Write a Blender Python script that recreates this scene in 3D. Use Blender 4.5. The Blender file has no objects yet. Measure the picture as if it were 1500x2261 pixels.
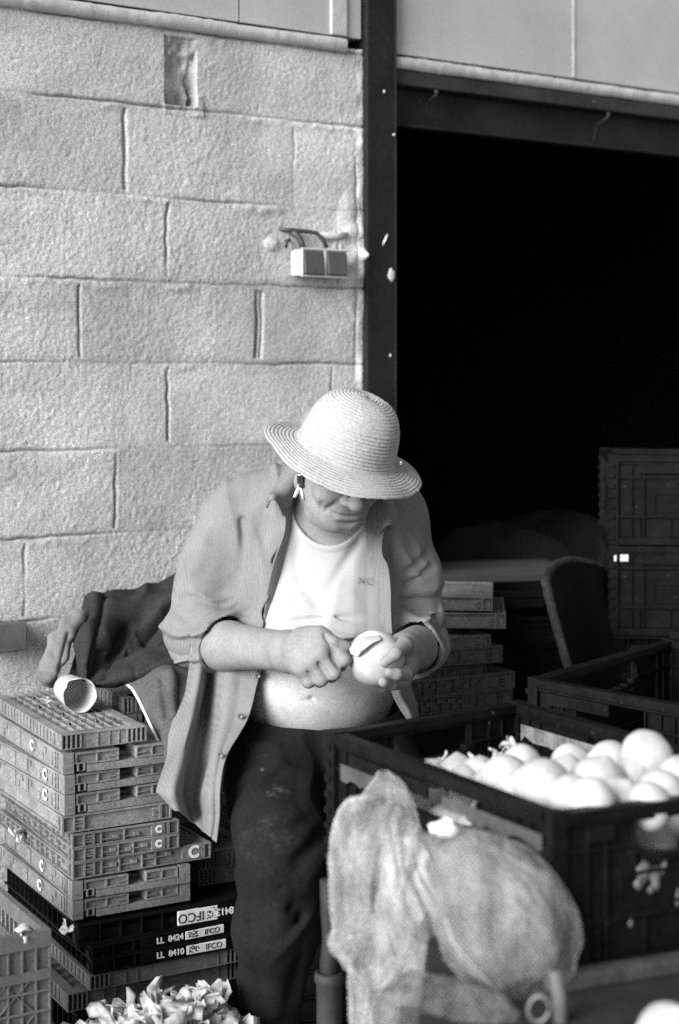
import bpy, bmesh, math, random
import numpy as np
from mathutils import Vector, Matrix
sc = bpy.context.scene
COL = sc.collection
F_PX, CAM_H, HZ, CX = 3600.0, 1.40, 830.0, 750.0
def Q(px, py, d):
    """photo measurement (px, py) at depth d metres -> world point"""
    return np.array([(px-CX)/F_PX*d, d, CAM_H-(py-HZ)/F_PX*d])
def zat(py, d): return CAM_H-(py-HZ)/F_PX*d
def hash3(ix, iy, iz, seed):
    h = (ix.astype(np.int64)*374761393 + iy.astype(np.int64)*668265263 + iz.astype(np.int64)*2147483647 + seed*1274126177) & 0xffffffff
    h = ((h ^ (h >> 13))*1274126177) & 0xffffffff
    h = h ^ (h >> 16)
    return (h & 0xffff).astype(np.float32)/65535.0
def noise3(x, y, z, seed=0):
    x, y, z = np.broadcast_arrays(np.asarray(x, np.float32), np.asarray(y, np.float32), np.asarray(z, np.float32))
    x0, y0, z0 = np.floor(x), np.floor(y), np.floor(z)
    fx, fy, fz = x-x0, y-y0, z-z0
    fx = fx*fx*(3-2*fx); fy = fy*fy*(3-2*fy); fz = fz*fz*(3-2*fz)
    x0 = x0.astype(np.int64); y0 = y0.astype(np.int64); z0 = z0.astype(np.int64)
    def c(a, b, d): return hash3(x0+a, y0+b, z0+d, seed)
    r = ((c(0,0,0)*(1-fx)+c(1,0,0)*fx)*(1-fy) + (c(0,1,0)*(1-fx)+c(1,1,0)*fx)*fy)*(1-fz) + \
        ((c(0,0,1)*(1-fx)+c(1,0,1)*fx)*(1-fy) + (c(0,1,1)*(1-fx)+c(1,1,1)*fx)*fy)*fz
    return r*2-1
# ------------------------------------------------------------------ objects
def tag(o, label=None, cat=None, group=None, kind=None):
    if label: o['label'] = label
    if cat: o['category'] = cat
    if group: o['group'] = group
    if kind: o['kind'] = kind
    return o
def empty(name, loc, rotz=0, label=None, cat=None, group=None):
    o = bpy.data.objects.new(name, None); COL.objects.link(o)
    o.location = loc; o.rotation_euler = (0, 0, rotz); o.empty_display_size = .05
    return tag(o, label, cat, group)
def mesh_obj(name, verts, faces, mat, parent=None, smooth=False, loc=None):
    me = bpy.data.meshes.new(name)
    me.from_pydata([tuple(map(float, v)) for v in verts], [], [tuple(map(int, f)) for f in faces])
    me.update()
    if smooth: me.polygons.foreach_set('use_smooth', [True]*len(me.polygons))
    if mat: me.materials.append(mat)
    o = bpy.data.objects.new(name, me); COL.objects.link(o)
    if parent: o.parent = parent
    if loc is not None: o.location = loc
    return o
def np_obj(name, V, quads, mat, parent=None, smooth=True):
    me = bpy.data.meshes.new(name)
    n, m = len(V), len(quads)
    me.vertices.add(n); me.vertices.foreach_set('co', np.asarray(V, np.float32).ravel())
    me.loops.add(m*4); me.loops.foreach_set('vertex_index', np.asarray(quads, np.int32).ravel())
    me.polygons.add(m); me.polygons.foreach_set('loop_start', np.arange(0, m*4, 4, dtype=np.int32))
    me.update(calc_edges=True); me.validate()
    me.polygons.foreach_set('use_smooth', np.full(len(me.polygons), smooth))
    if mat: me.materials.append(mat)
    o = bpy.data.objects.new(name, me); COL.objects.link(o)
    if parent: o.parent = parent
    return o
class MB:
    def __init__(s): s.v = []; s.f = []
    def box(s, x0, x1, y0, y1, z0, z1, fn=None):
        b = len(s.v)
        for z in (z0, z1):
            for x, y in ((x0,y0),(x1,y0),(x1,y1),(x0,y1)):
                p = (x, y, z); s.v.append(tuple(fn(*p)) if fn else p)
        s.f += [(b,b+3,b+2,b+1),(b+4,b+5,b+6,b+7),(b,b+1,b+5,b+4),(b+1,b+2,b+6,b+5),(b+2,b+3,b+7,b+6),(b+3,b,b+4,b+7)]
    def hexa(s, bot, top):
        b = len(s.v); n = len(bot)
        s.v += [tuple(p) for p in bot]+[tuple(p) for p in top]
        s.f.append(tuple(b+i for i in reversed(range(n)))); s.f.append(tuple(b+n+i for i in range(n)))
        for i in range(n):
            j = (i+1) % n; s.f.append((b+i, b+j, b+n+j, b+n+i))
    def tube(s, path, r, n=8, cap=True):
        path = [np.array(p, float) for p in path]
        rr = r if hasattr(r, '__len__') else [r]*len(path)
        b = len(s.v); up = np.array([0.1,0.2,1.0])
        for i, p in enumerate(path):
            t = path[min(i+1, len(path)-1)]-path[max(i-1, 0)]
            t = t/(np.linalg.norm(t)+1e-9)
            a = np.cross(t, up); 
            if np.linalg.norm(a) < 1e-3: a = np.cross(t, np.array([1.0,0,0]))
            a /= np.linalg.norm(a); c = np.cross(t, a)
            for k in range(n):
                w = 2*math.pi*k/n
                s.v.append(tuple(p+rr[i]*(math.cos(w)*a+math.sin(w)*c)))
        for i in range(len(path)-1):
            for k in range(n):
                k2 = (k+1) % n
                s.f.append((b+i*n+k, b+i*n+k2, b+(i+1)*n+k2, b+(i+1)*n+k))
        if cap:
            s.f.append(tuple(b+k for k in reversed(range(n))))
            e = b+(len(path)-1)*n; s.f.append(tuple(e+k for k in range(n)))
    def grid(s, G):
        """G: rows x cols x 3"""
        R, C = G.shape[:2]; b = len(s.v)
        s.v += [tuple(p) for p in G.reshape(-1, 3)]
        for i in range(R-1):
            for j in range(C-1):
                a = b+i*C+j; s.f.append((a, a+1, a+C+1, a+C))
    def build(s, name, mat, parent=None, smooth=False, bevel=0, solid=0):
        o = mesh_obj(name, s.v, s.f, mat, parent, smooth)
        if solid:
            m = o.modifiers.new('solid', 'SOLIDIFY'); m.thickness = solid; m.offset = 0
        if bevel:
            m = o.modifiers.new('bevel', 'BEVEL'); m.width = bevel; m.segments = 2; m.limit_method = 'ANGLE'
        return o
def blob(rad, seed, amp=.1, rings=16, segs=24, sc_=(1,1,1), freq=2.2):
    """lumpy round solid"""
    V = []; Fc = []
    for i in range(rings+1):
        th = math.pi*i/rings
        for j in range(segs):
            ph = 2*math.pi*j/segs
            V.append((math.sin(th)*math.cos(ph), math.sin(th)*math.sin(ph), math.cos(th)))
    V = np.array(V)
    n = noise3(V[:,0]*freq+5, V[:,1]*freq+5, V[:,2]*freq+5, seed)
    V = V*(1+amp*n)[:,None]*rad*np.array(sc_)
    for i in range(rings):
        for j in range(segs):
            j2 = (j+1) % segs
            Fc.append((i*segs+j, (i+1)*segs+j, (i+1)*segs+j2, i*segs+j2))
    return V, Fc
def cr(P, n):
    """Catmull-Rom resample along axis 0 to n samples"""
    P = np.asarray(P, float); m = len(P)
    t = np.linspace(0, m-1, n); i = np.clip(np.floor(t).astype(int), 0, m-2); f = t-i
    sh = (-1,)+(1,)*(P.ndim-1); f = f.reshape(sh)
    p0 = P[np.clip(i-1,0,m-1)]; p1 = P[i]; p2 = P[i+1]; p3 = P[np.clip(i+2,0,m-1)]
    return .5*((2*p1)+(-p0+p2)*f+(2*p0-5*p1+4*p2-p3)*f*f+(-p0+3*p1-3*p2+p3)*f**3)
def sheet_grid(rows, n, m):
    """rows: list of rows of (px,py,d); returns n x m x 3 world grid"""
    G = np.array([[Q(*p) for p in r] for r in rows])
    G = cr(G, n); G = cr(G.transpose(1,0,2), m).transpose(1,0,2)
    return G
def grid_normals(G):
    du = np.gradient(G, axis=0); dv = np.gradient(G, axis=1)
    N = np.cross(dv, du); N /= (np.linalg.norm(N, axis=2, keepdims=True)+1e-9)
    return N
def text_mesh(name, body, size, mat, parent, mtx, extrude=.0006, bold=0.0):
    cu = bpy.data.curves.new(name, 'FONT'); cu.body = body; cu.size = size; cu.extrude = extrude
    cu.align_x = 'CENTER'; cu.align_y = 'CENTER'; cu.offset = bold
    t = bpy.data.objects.new(name, cu); COL.objects.link(t)
    bpy.context.view_layer.update()
    dg = bpy.context.evaluated_depsgraph_get()
    me = bpy.data.meshes.new_from_object(t.evaluated_get(dg))
    bpy.data.objects.remove(t); bpy.data.curves.remove(cu)
    me.transform(mtx); me.materials.clear(); me.materials.append(mat); me.name = name
    o = bpy.data.objects.new(name, me); COL.objects.link(o); o.parent = parent
    return o
# ------------------------------------------------------------------ materials
def mat(name, v, rough=.7, var=.0, vscale=8, fine=.0, fscale=60, bump=0, bscale=80, dist=.002, spots=None, spec=.5, dust=None, wave=None, coords='Object', sheen=0, attr=None):
    m = bpy.data.materials.new(name); m.use_nodes = True
    nt = m.node_tree; N = nt.nodes; L = nt.links
    b = N['Principled BSDF']; b.inputs['Roughness'].default_value = rough
    b.inputs['Specular IOR Level'].default_value = spec
    if sheen: b.inputs['Sheen Weight'].default_value = sheen
    tc = N.new('ShaderNodeTexCoord'); co = tc.outputs[coords]
    def noise(scale, detail=4, rough_=.6):
        n = N.new('ShaderNodeTexNoise'); n.inputs['Scale'].default_value = scale
        n.inputs['Detail'].default_value = detail; n.inputs['Roughness'].default_value = rough_
        L.new(co, n.inputs['Vector']); return n.outputs['Fac']
    def math_(op, a, c):
        k = N.new('ShaderNodeMath'); k.operation = op
        for i, q in enumerate((a, c)):
            if isinstance(q, (int, float)): k.inputs[i].default_value = q
            else: L.new(q, k.inputs[i])
        return k.outputs[0]
    val = None
    def ranged(fac, lo, hi, a=.3, c=.7):
        r = N.new('ShaderNodeMapRange'); L.new(fac, r.inputs[0])
        r.inputs[1].default_value = a; r.inputs[2].default_value = c
        r.inputs[3].default_value = lo; r.inputs[4].default_value = hi
        return r.outputs[0]
    if var: val = ranged(noise(vscale), v*(1-var), v*(1+var))
    if fine:
        fr = ranged(noise(fscale, 2), 1-fine, 1+fine)
        val = math_('MULTIPLY', val if val is not None else v, fr)
    if spots:   # (scale, threshold, value)
        for (s_, th, sv) in spots:
            k = ranged(noise(s_, 3), 0, 1, th, th+.03)
            mx = N.new('ShaderNodeMix'); mx.data_type = 'FLOAT'
            L.new(k, mx.inputs[0])
            if val is not None: L.new(val, mx.inputs[2])
            else: mx.inputs[2].default_value = v
            mx.inputs[3].default_value = sv; val = mx.outputs[0]
    if attr:
        at = N.new('ShaderNodeAttribute'); at.attribute_name = attr
        val = math_('MULTIPLY', val if val is not None else v, at.outputs['Fac'])
    if wave:    # (axis vector dir, period m, colour amount, bump)
        (ax, per, amt) = wave
        dp = N.new('ShaderNodeVectorMath'); dp.operation = 'DOT_PRODUCT'
        L.new(co, dp.inputs[0]); dp.inputs[1].default_value = ax
        sn = math_('SINE', math_('MULTIPLY', dp.outputs['Value'], 2*math.pi/per), 0)
        wv = math_('ADD', math_('MULTIPLY', sn, amt), 1.0)
        val = math_('MULTIPLY', val if val is not None else v, wv)
    if val is not None:
        cb = N.new('ShaderNodeCombineColor')
        for i in range(3): L.new(val, cb.inputs[i])
        L.new(cb.outputs[0], b.inputs['Base Color'])
    else: b.inputs['Base Color'].default_value = (v, v, v, 1)
    if bump:
        bp = N.new('ShaderNodeBump'); bp.inputs['Strength'].default_value = bump; bp.inputs['Distance'].default_value = dist
        L.new(noise(bscale, 5, .65), bp.inputs['Height']); L.new(bp.outputs[0], b.inputs['Normal'])
    return m
# ------------------------------------------------------------------ camera, light
cd = bpy.data.cameras.new('camera'); cam = bpy.data.objects.new('camera', cd); COL.objects.link(cam)
cam.location = (0, 0, CAM_H); cam.rotation_euler = (math.pi/2, 0, 0)
cd.sensor_fit = 'AUTO'; cd.sensor_width = 36; cd.lens = F_PX/2261*36
cd.shift_y = -(2261/2-HZ)/2261
cd.clip_start = .05; cd.clip_end = 500
cd.dof.use_dof = True; cd.dof.focus_distance = 3.3; cd.dof.aperture_fstop = 2.4
sc.camera = cam
w = bpy.data.worlds.new('World'); sc.world = w; w.use_nodes = True
nt = w.node_tree; bg = nt.nodes['Background']
sky = nt.nodes.new('ShaderNodeTexSky'); sky.sky_type = 'NISHITA'; sky.sun_disc = False
SUN_DIR = Vector((-.63, -.69, .40)).normalized()      # towards the sun
sky.sun_elevation = math.asin(SUN_DIR.z); sky.sun_rotation = math.atan2(SUN_DIR.x, SUN_DIR.y)
bw = nt.nodes.new('ShaderNodeRGBToBW'); nt.links.new(sky.outputs[0], bw.inputs[0]); nt.links.new(bw.outputs[0], bg.inputs[0])
bg.inputs[1].default_value = .085
sl = bpy.data.lights.new('sun', 'SUN'); sl.energy = 3.5; sl.angle = math.radians(40); sl.color = (1, 1, 1)
so = bpy.data.objects.new('sun', sl); COL.objects.link(so); so.rotation_euler = SUN_DIR.to_track_quat('Z', 'Y').to_euler()
sc.view_settings.view_transform = 'Standard'; sc.view_settings.look = 'None'
sc.view_settings.exposure = .92; sc.view_settings.gamma = 1
sc.cycles.use_denoising = False
# ------------------------------------------------------------------ ground, wall, doorway
UD = np.array([.825, .566, 0]); ND = np.array([.566, -.825, 0]); UD /= np.linalg.norm(UD); ND /= np.linalg.norm(ND)
W0 = np.array([(0-CX)/F_PX*3.622, 3.622, 0])
def wall_u(px):
    k = (px-CX)/F_PX      # W0x+u*ux = k*(W0y+u*uy)
    return (k*W0[1]-W0[0])/(UD[0]-k*UD[1])
def wall_d(px): return W0[1]+wall_u(px)*UD[1]
def wall_pt(u, z, out=0): return W0+UD*u+ND*out+np.array([0,0,z])
def wuz(px, py): return wall_u(px), zat(py, wall_d(px))
WROT = math.atan2(UD[1], UD[0])
M_floor = mat('concrete_floor', .2, .9, .35, 3, .2, 90, .4, 60)
o = MB(); o.hexa([(-150,-150,-.3),(150,-150,-.3),(150,150,-.3),(-150,150,-.3)], [(-150,-150,0),(150,-150,0),(150,150,0),(-150,150,0)])
tag(o.build('ground', M_floor), kind='structure')
M_block = mat('concrete_block', .62, .95, .14, 3.5, .42, 300, .35, 320, .004, spots=[(330,.68,.25),(140,.74,.34)], attr='tone')
M_plaster = mat('painted_concrete', .46, .85, .10, 4, .10, 220, .25, 200, .002)
M_ledge = mat('pale_concrete_ledge', .50, .85, .15, 20, .12, 200, .4, 120, .003)
M_steel = mat('dark_painted_steel', .016, .6, .4, 6, .25, 80, .25, 60, .002, spots=[(38,.74,.12)], spec=.2)
M_rust = mat('worn_steel', .026, .7, .5, 9, .3, 120, .4, 90, .003, spots=[(30,.70,.2)])
# height-field block wall
rows = [2.222, 2.036, 1.822, 1.622, 1.43, 1.232, 1.036, .85, .652, .452, .25, .05]
vj = {0:[365, 435, -60], 1:[275, 648], 2:[-30, 370, 745], 3:[174, 568], 4:[-10, 370, 733], 5:[255, 640], 6:[55, 430, 760], 7:[250, 620], 8:[60,430], 9:[250,620], 10:[60,430]}
h = .003
u0, u1 = -1.0, wall_u(801)
us = np.linspace(u0, u1, int((u1-u0)/h)+1); zs = np.linspace(0, 2.235, int(2.235/h)+1)
U, Z = np.meshgrid(us, zs)
wob = .0025*noise3(U*7, Z*7, 0, 3)+.002*noise3(U*40, Z*40, 0, 4)
H = np.zeros_like(U)
rgh = .55+.45*np.clip(noise3(U*4, Z*4, 0, 61)+.4, 0, 1)
H += .0016*noise3(U*4, Z*4, 0, 1)+.0007*noise3(U*22, Z*22, 0, 2)+rgh*(.0003*noise3(U*80, Z*80, 0, 5)+.0009*noise3(U*170, Z*170, 0, 15))-.004*np.clip(noise3(U*120, Z*120, 3, 16)-.62, 0, 1)
rng = random.Random(4)
for i, zr in enumerate(rows):
    wd = np.abs(Z-zr+wob)
    broad = .55+.45*noise3(U*3.5, i*7.3, 0, 8)            # mortar smear above / below the joint
    H += .0035*np.exp(-((Z-zr+.012+wob*2)/.009)**2)*np.clip(noise3(U*11, i*3.1, 2, 9)-.1, 0, 1)*(1+noise3(U*45, Z*45, 0, 10))
    thin = np.clip(noise3(U*5, i*5.7, 4, 11)*1.3+.55, .12, 1)
    H -= .0065*np.exp(-(wd/.0026)**2)*thin
for r in range(len(rows)-1):
    for px in vj.get(r, []):
        if r == 0 and px in (365, 435): continue
        uu = wall_u(px); z0, z1 = rows[r+1]+.012, rows[r]-.012
        m = (Z > z0) & (Z < z1)
        sk = wob*1.4
        deep = {275:.014, 568:.012, 370:.007, 174:.008}.get(px, .005)
        H -= np.where(m, deep*np.exp(-((U-uu+sk)/(.0042 if px in (275,568) else .0032))**2)*np.clip(.6+.6*noise3(Z*14, px, 0, 12), .1, 1), 0)
        if px == 568: H -= np.where(m, .007*np.exp(-((U-uu-.012+sk)/.004)**2), 0)
# the open mortarless joint at the top
ua, ub = wall_u(366)+.3*0, wall_u(434)
m = (U+wob*.8 > ua) & (U+wob*.8 < ub) & (Z > 2.045) & (Z < 2.205)
dep = .020+.014*noise3(U*22, Z*22, 0, 21)+.012*noise3(U*60, Z*60, 0, 22)
dep = dep*np.clip((2.21-Z)/.16+.35, .3, 1)*np.where(U > ub-.016, 1.35, 1)
H = np.where(m, H-dep, H)
m2 = (U > ua-.005) & (U < ub+.02) & (Z < 2.07) & (Z > 2.02)
H += np.where(m2, .004*np.clip(noise3(U*30, Z*30, 0, 25)+.5, 0, 1.2), 0)
# lumpy plaster patch beside the switch, ragged edge along the post
up_, zp = wuz(775, 560)
pd = np.sqrt(((U-up_)/.05)**2+((Z-zp)/.16)**2)+.25*noise3(U*14, Z*14, 0, 31)
H += .013*np.clip(1.15-pd, 0, 1)**.7*(.75+.5*noise3(U*35, Z*35, 0, 32))
up_, zp = wuz(797, 565); H += .022*np.exp(-(((U-up_)/.010)**2+((Z-zp)/.012)**2))
up_, zp = wuz(742, 575); pd = np.sqrt(((U-up_)/.018)**2+((Z-zp)/.05)**2); H += .010*np.clip(1.1-pd, 0, 1)**.6
up_, zp = wuz(600, 540); pd = np.sqrt(((U-up_)/.022)**2+((Z-zp)/.016)**2); H += .011*np.clip(1.1-pd, 0, 1)**.6
ue = wall_u(797)
H += .006*np.exp(-((U-ue)/.008)**2)*(.4+.9*noise3(Z*30, 0, 0, 33))
H -= .006*np.exp(-((U-ue+.016+wob)/.003)**2)*np.clip(noise3(Z*9, 1, 0, 34)+.3, 0, 1)
tone = np.ones_like(U)
for r in range(len(rows)-1):
    edges = sorted([wall_u(px) for px in vj.get(r, [])]+[-9, 9])
    for k in range(len(edges)-1):
        mm_ = (Z <= rows[r]) & (Z > rows[r+1]) & (U >= edges[k]) & (U < edges[k+1])
        tone = np.where(mm_, 1+rng.uniform(-.15, .06), tone)
tone *= 1+.10*noise3(U*4, Z*4, 5, 71)+.06*noise3(U*13, Z*13, 5, 72)
tone *= 1-.22*np.clip(noise3(U*5+3, Z*7, 6, 73)-.25, 0, 1)
for i, zr in enumerate(rows):      # grey mortar showing in the beds, dark dirt in the cracks
    wd = np.abs(Z-zr+wob)
    nz_ = noise3(U*6, i*2.7, 1, 74); tone *= 1-.20*np.exp(-(wd/.012)**2)*np.clip(.4+nz_, 0, 1)+.12*np.exp(-(wd/.012)**2)*np.clip(-nz_, 0, 1)
    tone *= 1-.55*np.exp(-(wd/.0028)**2)*np.clip(noise3(U*6, i*5.7, 4, 11)*1.3+.5, .1, 1)
for r in range(len(rows)-1):
    for px in vj.get(r, []):
        if r == 0: continue
        uu = wall_u(px); mm_ = (Z > rows[r+1]+.012) & (Z < rows[r]-.012)
        tone = np.where(mm_, tone*(1-.65*np.exp(-((U-uu+wob*1.4)/.0030)**2)*np.clip(.7+.6*noise3(Z*14, px, 0, 12), .15, 1)), tone)
tone *= 1-.25*np.clip(noise3(U*2.2+1, Z*16, 8, 76)-.3, 0, 1)-.30*np.clip(noise3(U*24, Z*24, 8, 77)-.52, 0, 1)
V = W0[None,None,:]+U[...,None]*UD+H[...,None]*ND+Z[...,None]*np.array([0,0,1.0])
R, C = U.shape
idx = np.arange(R*C).reshape(R, C)
quads = np.stack([idx[:-1,:-1], idx[:-1,1:], idx[1:,1:], idx[1:,:-1]], -1).reshape(-1, 4)
wall = np_obj('block_wall', V.reshape(-1,3), quads, M_block, smooth=True)
tone = np.where(m, tone*(.70+.35*noise3(U*30, Z*30, 0, 75)), tone)
at_ = wall.data.attributes.new('tone', 'FLOAT', 'POINT'); at_.data.foreach_set('value', np.clip(tone, .2, 1.3).astype(np.float32).ravel())
tag(wall, 'rough pale concrete block wall with cracked mortar joints behind the seated man', 'wall')
def wfn(u, t, z): return wall_pt(u, z, t)       # (u, out, z)
m = MB(); m.box(u0, u1, -.22, -.09, 0, 2.235, wfn); m.build('wall_core', M_plaster, wall)
# concrete panels above, with the pale ledge
pan = empty('concrete_fascia', wall_pt(0, 2.3), 0, 'smooth grey concrete fascia with a pale bottom ledge above wall and doorway', 'fascia')
def pfn(u, t, z): return wall_pt(u, z, t)-wall_pt(0, 2.3)
ud = wall_u(1620); uj = [-1.0, wall_u(526), wall_u(800)]
m = MB()
for a, b in ((-1.0, wall_u(525)), (wall_u(525)+.005, wall_u(795))): m.box(a, b, -.2, .004, 2.262, 3.6, pfn)
m.build('left_panel', M_plaster, pan)
m = MB()
for a, b in ((wall_u(863)+.001, wall_u(1264)), (wall_u(1264)+.004, wall_u(1620)+1)): m.box(a, b, -.2, .004, 2.238, 3.6, pfn)
m.build('right_panel', M_plaster, pan)
m = MB(); m.box(wall_u(1263)-.001, wall_u(1264)+.005, -.2, .0065, 2.24, 3.6, pfn); m.build('joint_strip', M_ledge, pan)
def ledge(a, b, z0, z1, seed):
    n = int((b-a)/.006); t = np.linspace(a, b, n)
    prof = [(z0, .0), (z0+.0015, .010), (z1-.007, .012), (z1-.003, .008), (z1, -.004)]
    G = np.zeros((n, len(prof), 3))
    for k, (zz, oo) in enumerate(prof):
        e = .0012*noise3(t*60, k*3.3, seed, 41)+.0018*noise3(t*9, k*.3, seed, 42)-.006*np.clip(noise3(t*20, k*.6, seed, 43)-.62, 0, 1)
        for i in range(n):
            G[i, k] = wall_pt(t[i], zz+e[i]*.7*(1 if 0 < k < 4 else .4), oo+e[i])-wall_pt(0, 2.3)
    q = MB(); q.grid(G); return q
ledge(-1.0, wall_u(762), 2.222, 2.258, 1).build('ledge', M_ledge, pan, True)
ledge(wall_u(863)+.001, ud+.8, 2.199, 2.233, 2).build('ledge', M_ledge, pan, True)
m = MB(); m.box(wall_u(727), wall_u(762), -.01, .012, 2.262, 3.6, pfn); m.build('trim_strip', M_ledge, pan, bevel=.003)
# steel post and lintel
fr = empty('steel_door_frame', wall_pt(wall_u(832), 0), 0, 'dark scuffed steel post and lintel framing the black doorway', 'door frame')
def ffn(u, t, z): return wall_pt(u, z, t)-wall_pt(wall_u(832), 0)
m = MB(); m.box(wall_u(800)+.001, wall_u(861), -.12, .022, 0, 3.6, ffn)
m.box(wall_u(861), wall_u(865), -.10, .024, 0, 3.6, ffn)
m.build('post', M_steel, fr, bevel=.002)
m = MB(); m.box(wall_u(865)+.0005, ud+.8, -.1, .006, 2.158, 2.196, ffn); m.build('lintel_flange', M_rust, fr, bevel=.003)
m = MB(); m.box(wall_u(865)+.0005, ud+.8, -.1, -.035, 2.062, 2.1565, ffn)
m.box(wall_u(865)+.0005, ud+.8, -.033, -.006, 2.052, 2.060, ffn); m.build('lintel_web', M_steel, fr, bevel=.002)
M_mortar = mat('mortar_splash', .6, .9, .2, 30, bump=.5, bscale=150)
for (px, py, a, b, tilt) in ((853, 608, .011, .016, .1), (840, 530, .0028, .015, -.45), (851, 785, .003, .004, 0), (837, 205, .002, .004, 0), (858, 300, .003, .003, 0)):
    V_, F_ = blob(1, px, .25, 8, 12, (a, .004, b))
    ct = math.cos(tilt); s_ = math.sin(tilt)
    base = np.array(ffn(wall_u(px), .022 if px < 852 else .024, zat(py, wall_d(px))))
    VV = [base+UD*(x*ct-z*s_)+ND*y+np.array([0,0,1])*(x*s_+z*ct) for x, y, z in V_]
    mesh_obj('mortar_splash', VV, F_, M_mortar, fr, True)
# drips on the lintel
m = MB()
for px, y0, y1, dx in ((960, 200, 262, -2), (1340, 250, 315, -12)):
    pts = []
    for k in range(7):
        t = k/6; pts.append(ffn(wall_u(px+dx*t), .008 if k < 2 else -.033, zat(y0+(y1-y0)*t, wall_d(px))))
    m.tube(pts, [.007,.004,.0018,.0016,.0015,.0012,.001], 6)
m.build('paint_drip', M_rust, fr, True)
# dark store room behind the doorway
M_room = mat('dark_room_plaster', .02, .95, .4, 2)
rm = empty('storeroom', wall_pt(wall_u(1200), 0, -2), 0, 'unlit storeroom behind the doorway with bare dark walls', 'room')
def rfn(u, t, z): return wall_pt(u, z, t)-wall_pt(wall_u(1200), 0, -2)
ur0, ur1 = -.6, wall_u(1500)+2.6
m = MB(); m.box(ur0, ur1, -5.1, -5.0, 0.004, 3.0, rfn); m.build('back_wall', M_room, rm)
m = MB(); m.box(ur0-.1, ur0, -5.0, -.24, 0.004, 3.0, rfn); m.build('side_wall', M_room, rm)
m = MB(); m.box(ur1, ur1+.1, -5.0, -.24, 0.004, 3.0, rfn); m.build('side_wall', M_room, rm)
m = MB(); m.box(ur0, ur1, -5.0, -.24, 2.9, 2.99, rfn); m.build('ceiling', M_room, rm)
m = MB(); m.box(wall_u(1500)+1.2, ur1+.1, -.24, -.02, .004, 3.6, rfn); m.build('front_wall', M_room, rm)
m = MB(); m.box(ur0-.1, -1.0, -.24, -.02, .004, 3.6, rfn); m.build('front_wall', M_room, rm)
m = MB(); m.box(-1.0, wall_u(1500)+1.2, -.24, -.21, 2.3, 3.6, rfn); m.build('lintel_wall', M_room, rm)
# ------------------------------------------------------------------ switch, junction box
M_pl_white = mat('aged_white_plastic', .62, .45, .12, 30)
M_pl_grey = mat('grey_plastic_rocker', .085, .5, .15, 60, .15, 300)
M_cable = mat('dark_cable', .05, .5, .3, 60)
us_, zs_ = wuz(690, 584)
sw = empty('double_light_switch', wall_pt(us_, zs_, 0), 0, 'surface mounted double light switch with two grey rockers on block wall', 'switch')
def sfn(u, t, z): return wall_pt(u, z, t)-wall_pt(0, 0, 0)
hw = (wall_u(742)-wall_u(640))/2; hh = .036
m = MB(); m.box(-hw, hw, .004, .052, -hh+.003, hh-.003, lambda u,t,z: UD*u+ND*t+np.array([0,0,z])); m.build('housing', M_pl_white, sw, bevel=.006)
m = MB()
L_ = lambda u,t,z: UD*u+ND*t+np.array([0,0,z])
for (a, b, c, d_) in ((-hw,hw,hh-.005,hh),(-hw,hw,-hh,-hh+.005),(-hw,-hw+.005,-hh+.0052,hh-.0052),(hw-.005,hw,-hh+.0052,hh-.0052),(-.0045,.0045,-hh+.0052,hh-.0052)):
    m.box(a, b, .0525, .060, c, d_, L_)
m.build('frame', M_pl_white, sw, bevel=.0022)
for s_ in (-1, 1):
    m = MB(); x0, x1 = sorted((s_*.0058, s_*(hw-.006)))
    m.hexa([L_(x0,.0525,-hh+.007),L_(x1,.0525,-hh+.007),L_(x1,.0525,hh-.006),L_(x0,.0525,hh-.006)],
           [L_(x0,.066,-hh+.007),L_(x1,.066,-hh+.007),L_(x1,.060,hh-.006),L_(x0,.060,hh-.006)])
    m.f[0] = m.f[0][::1]
    m.build('rocker', M_pl_grey, sw, bevel=.003)
m = MB()
def wp(px, py, out): 
    u, z = wuz(px, py); return wall_pt(u, z, out)-wall_pt(us_, zs_, 0)
m.tube([wp(617,506,-.004), wp(640,509,.012), wp(668,512,.016), wp(690,516,.02), wp(702,530,.024), wp(709,549,.026)], .0055, 8)
m.tube([wp(640,512,.006), wp(648,520,.018), wp(654,535,.024), wp(658,552,.026)], .008, 8)
m.tube([wp(637,530,.004), wp(625,532,.02), wp(622,548,.02)], .005, 8)
m.build('cable', M_cable, sw, True)
m = MB(); m.tube([wp(705,521,.004), wp(740,523,.008), wp(762,520,.006)], .009, 8); m.build('plastered_conduit', M_ledge, sw, True)
M_grey_box = mat('grey_box_plastic', .12, .6, .3, 20, .15, 200)
ub_, zb_ = wuz(15, 1402)
jb = empty('junction_box', wall_pt(ub_, zb_, 0), 0, 'dark grey square junction box on the wall at the left edge', 'junction box')
m = MB(); m.box(-.06, .027, .002, .04, -.03, .03, L_); m.build('housing', M_grey_box, jb, bevel=.004)
m = MB(); m.box(-.062, .029, .0402, .046, -.031, .033, L_); m.build('cover', M_grey_box, jb, bevel=.003)
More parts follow.
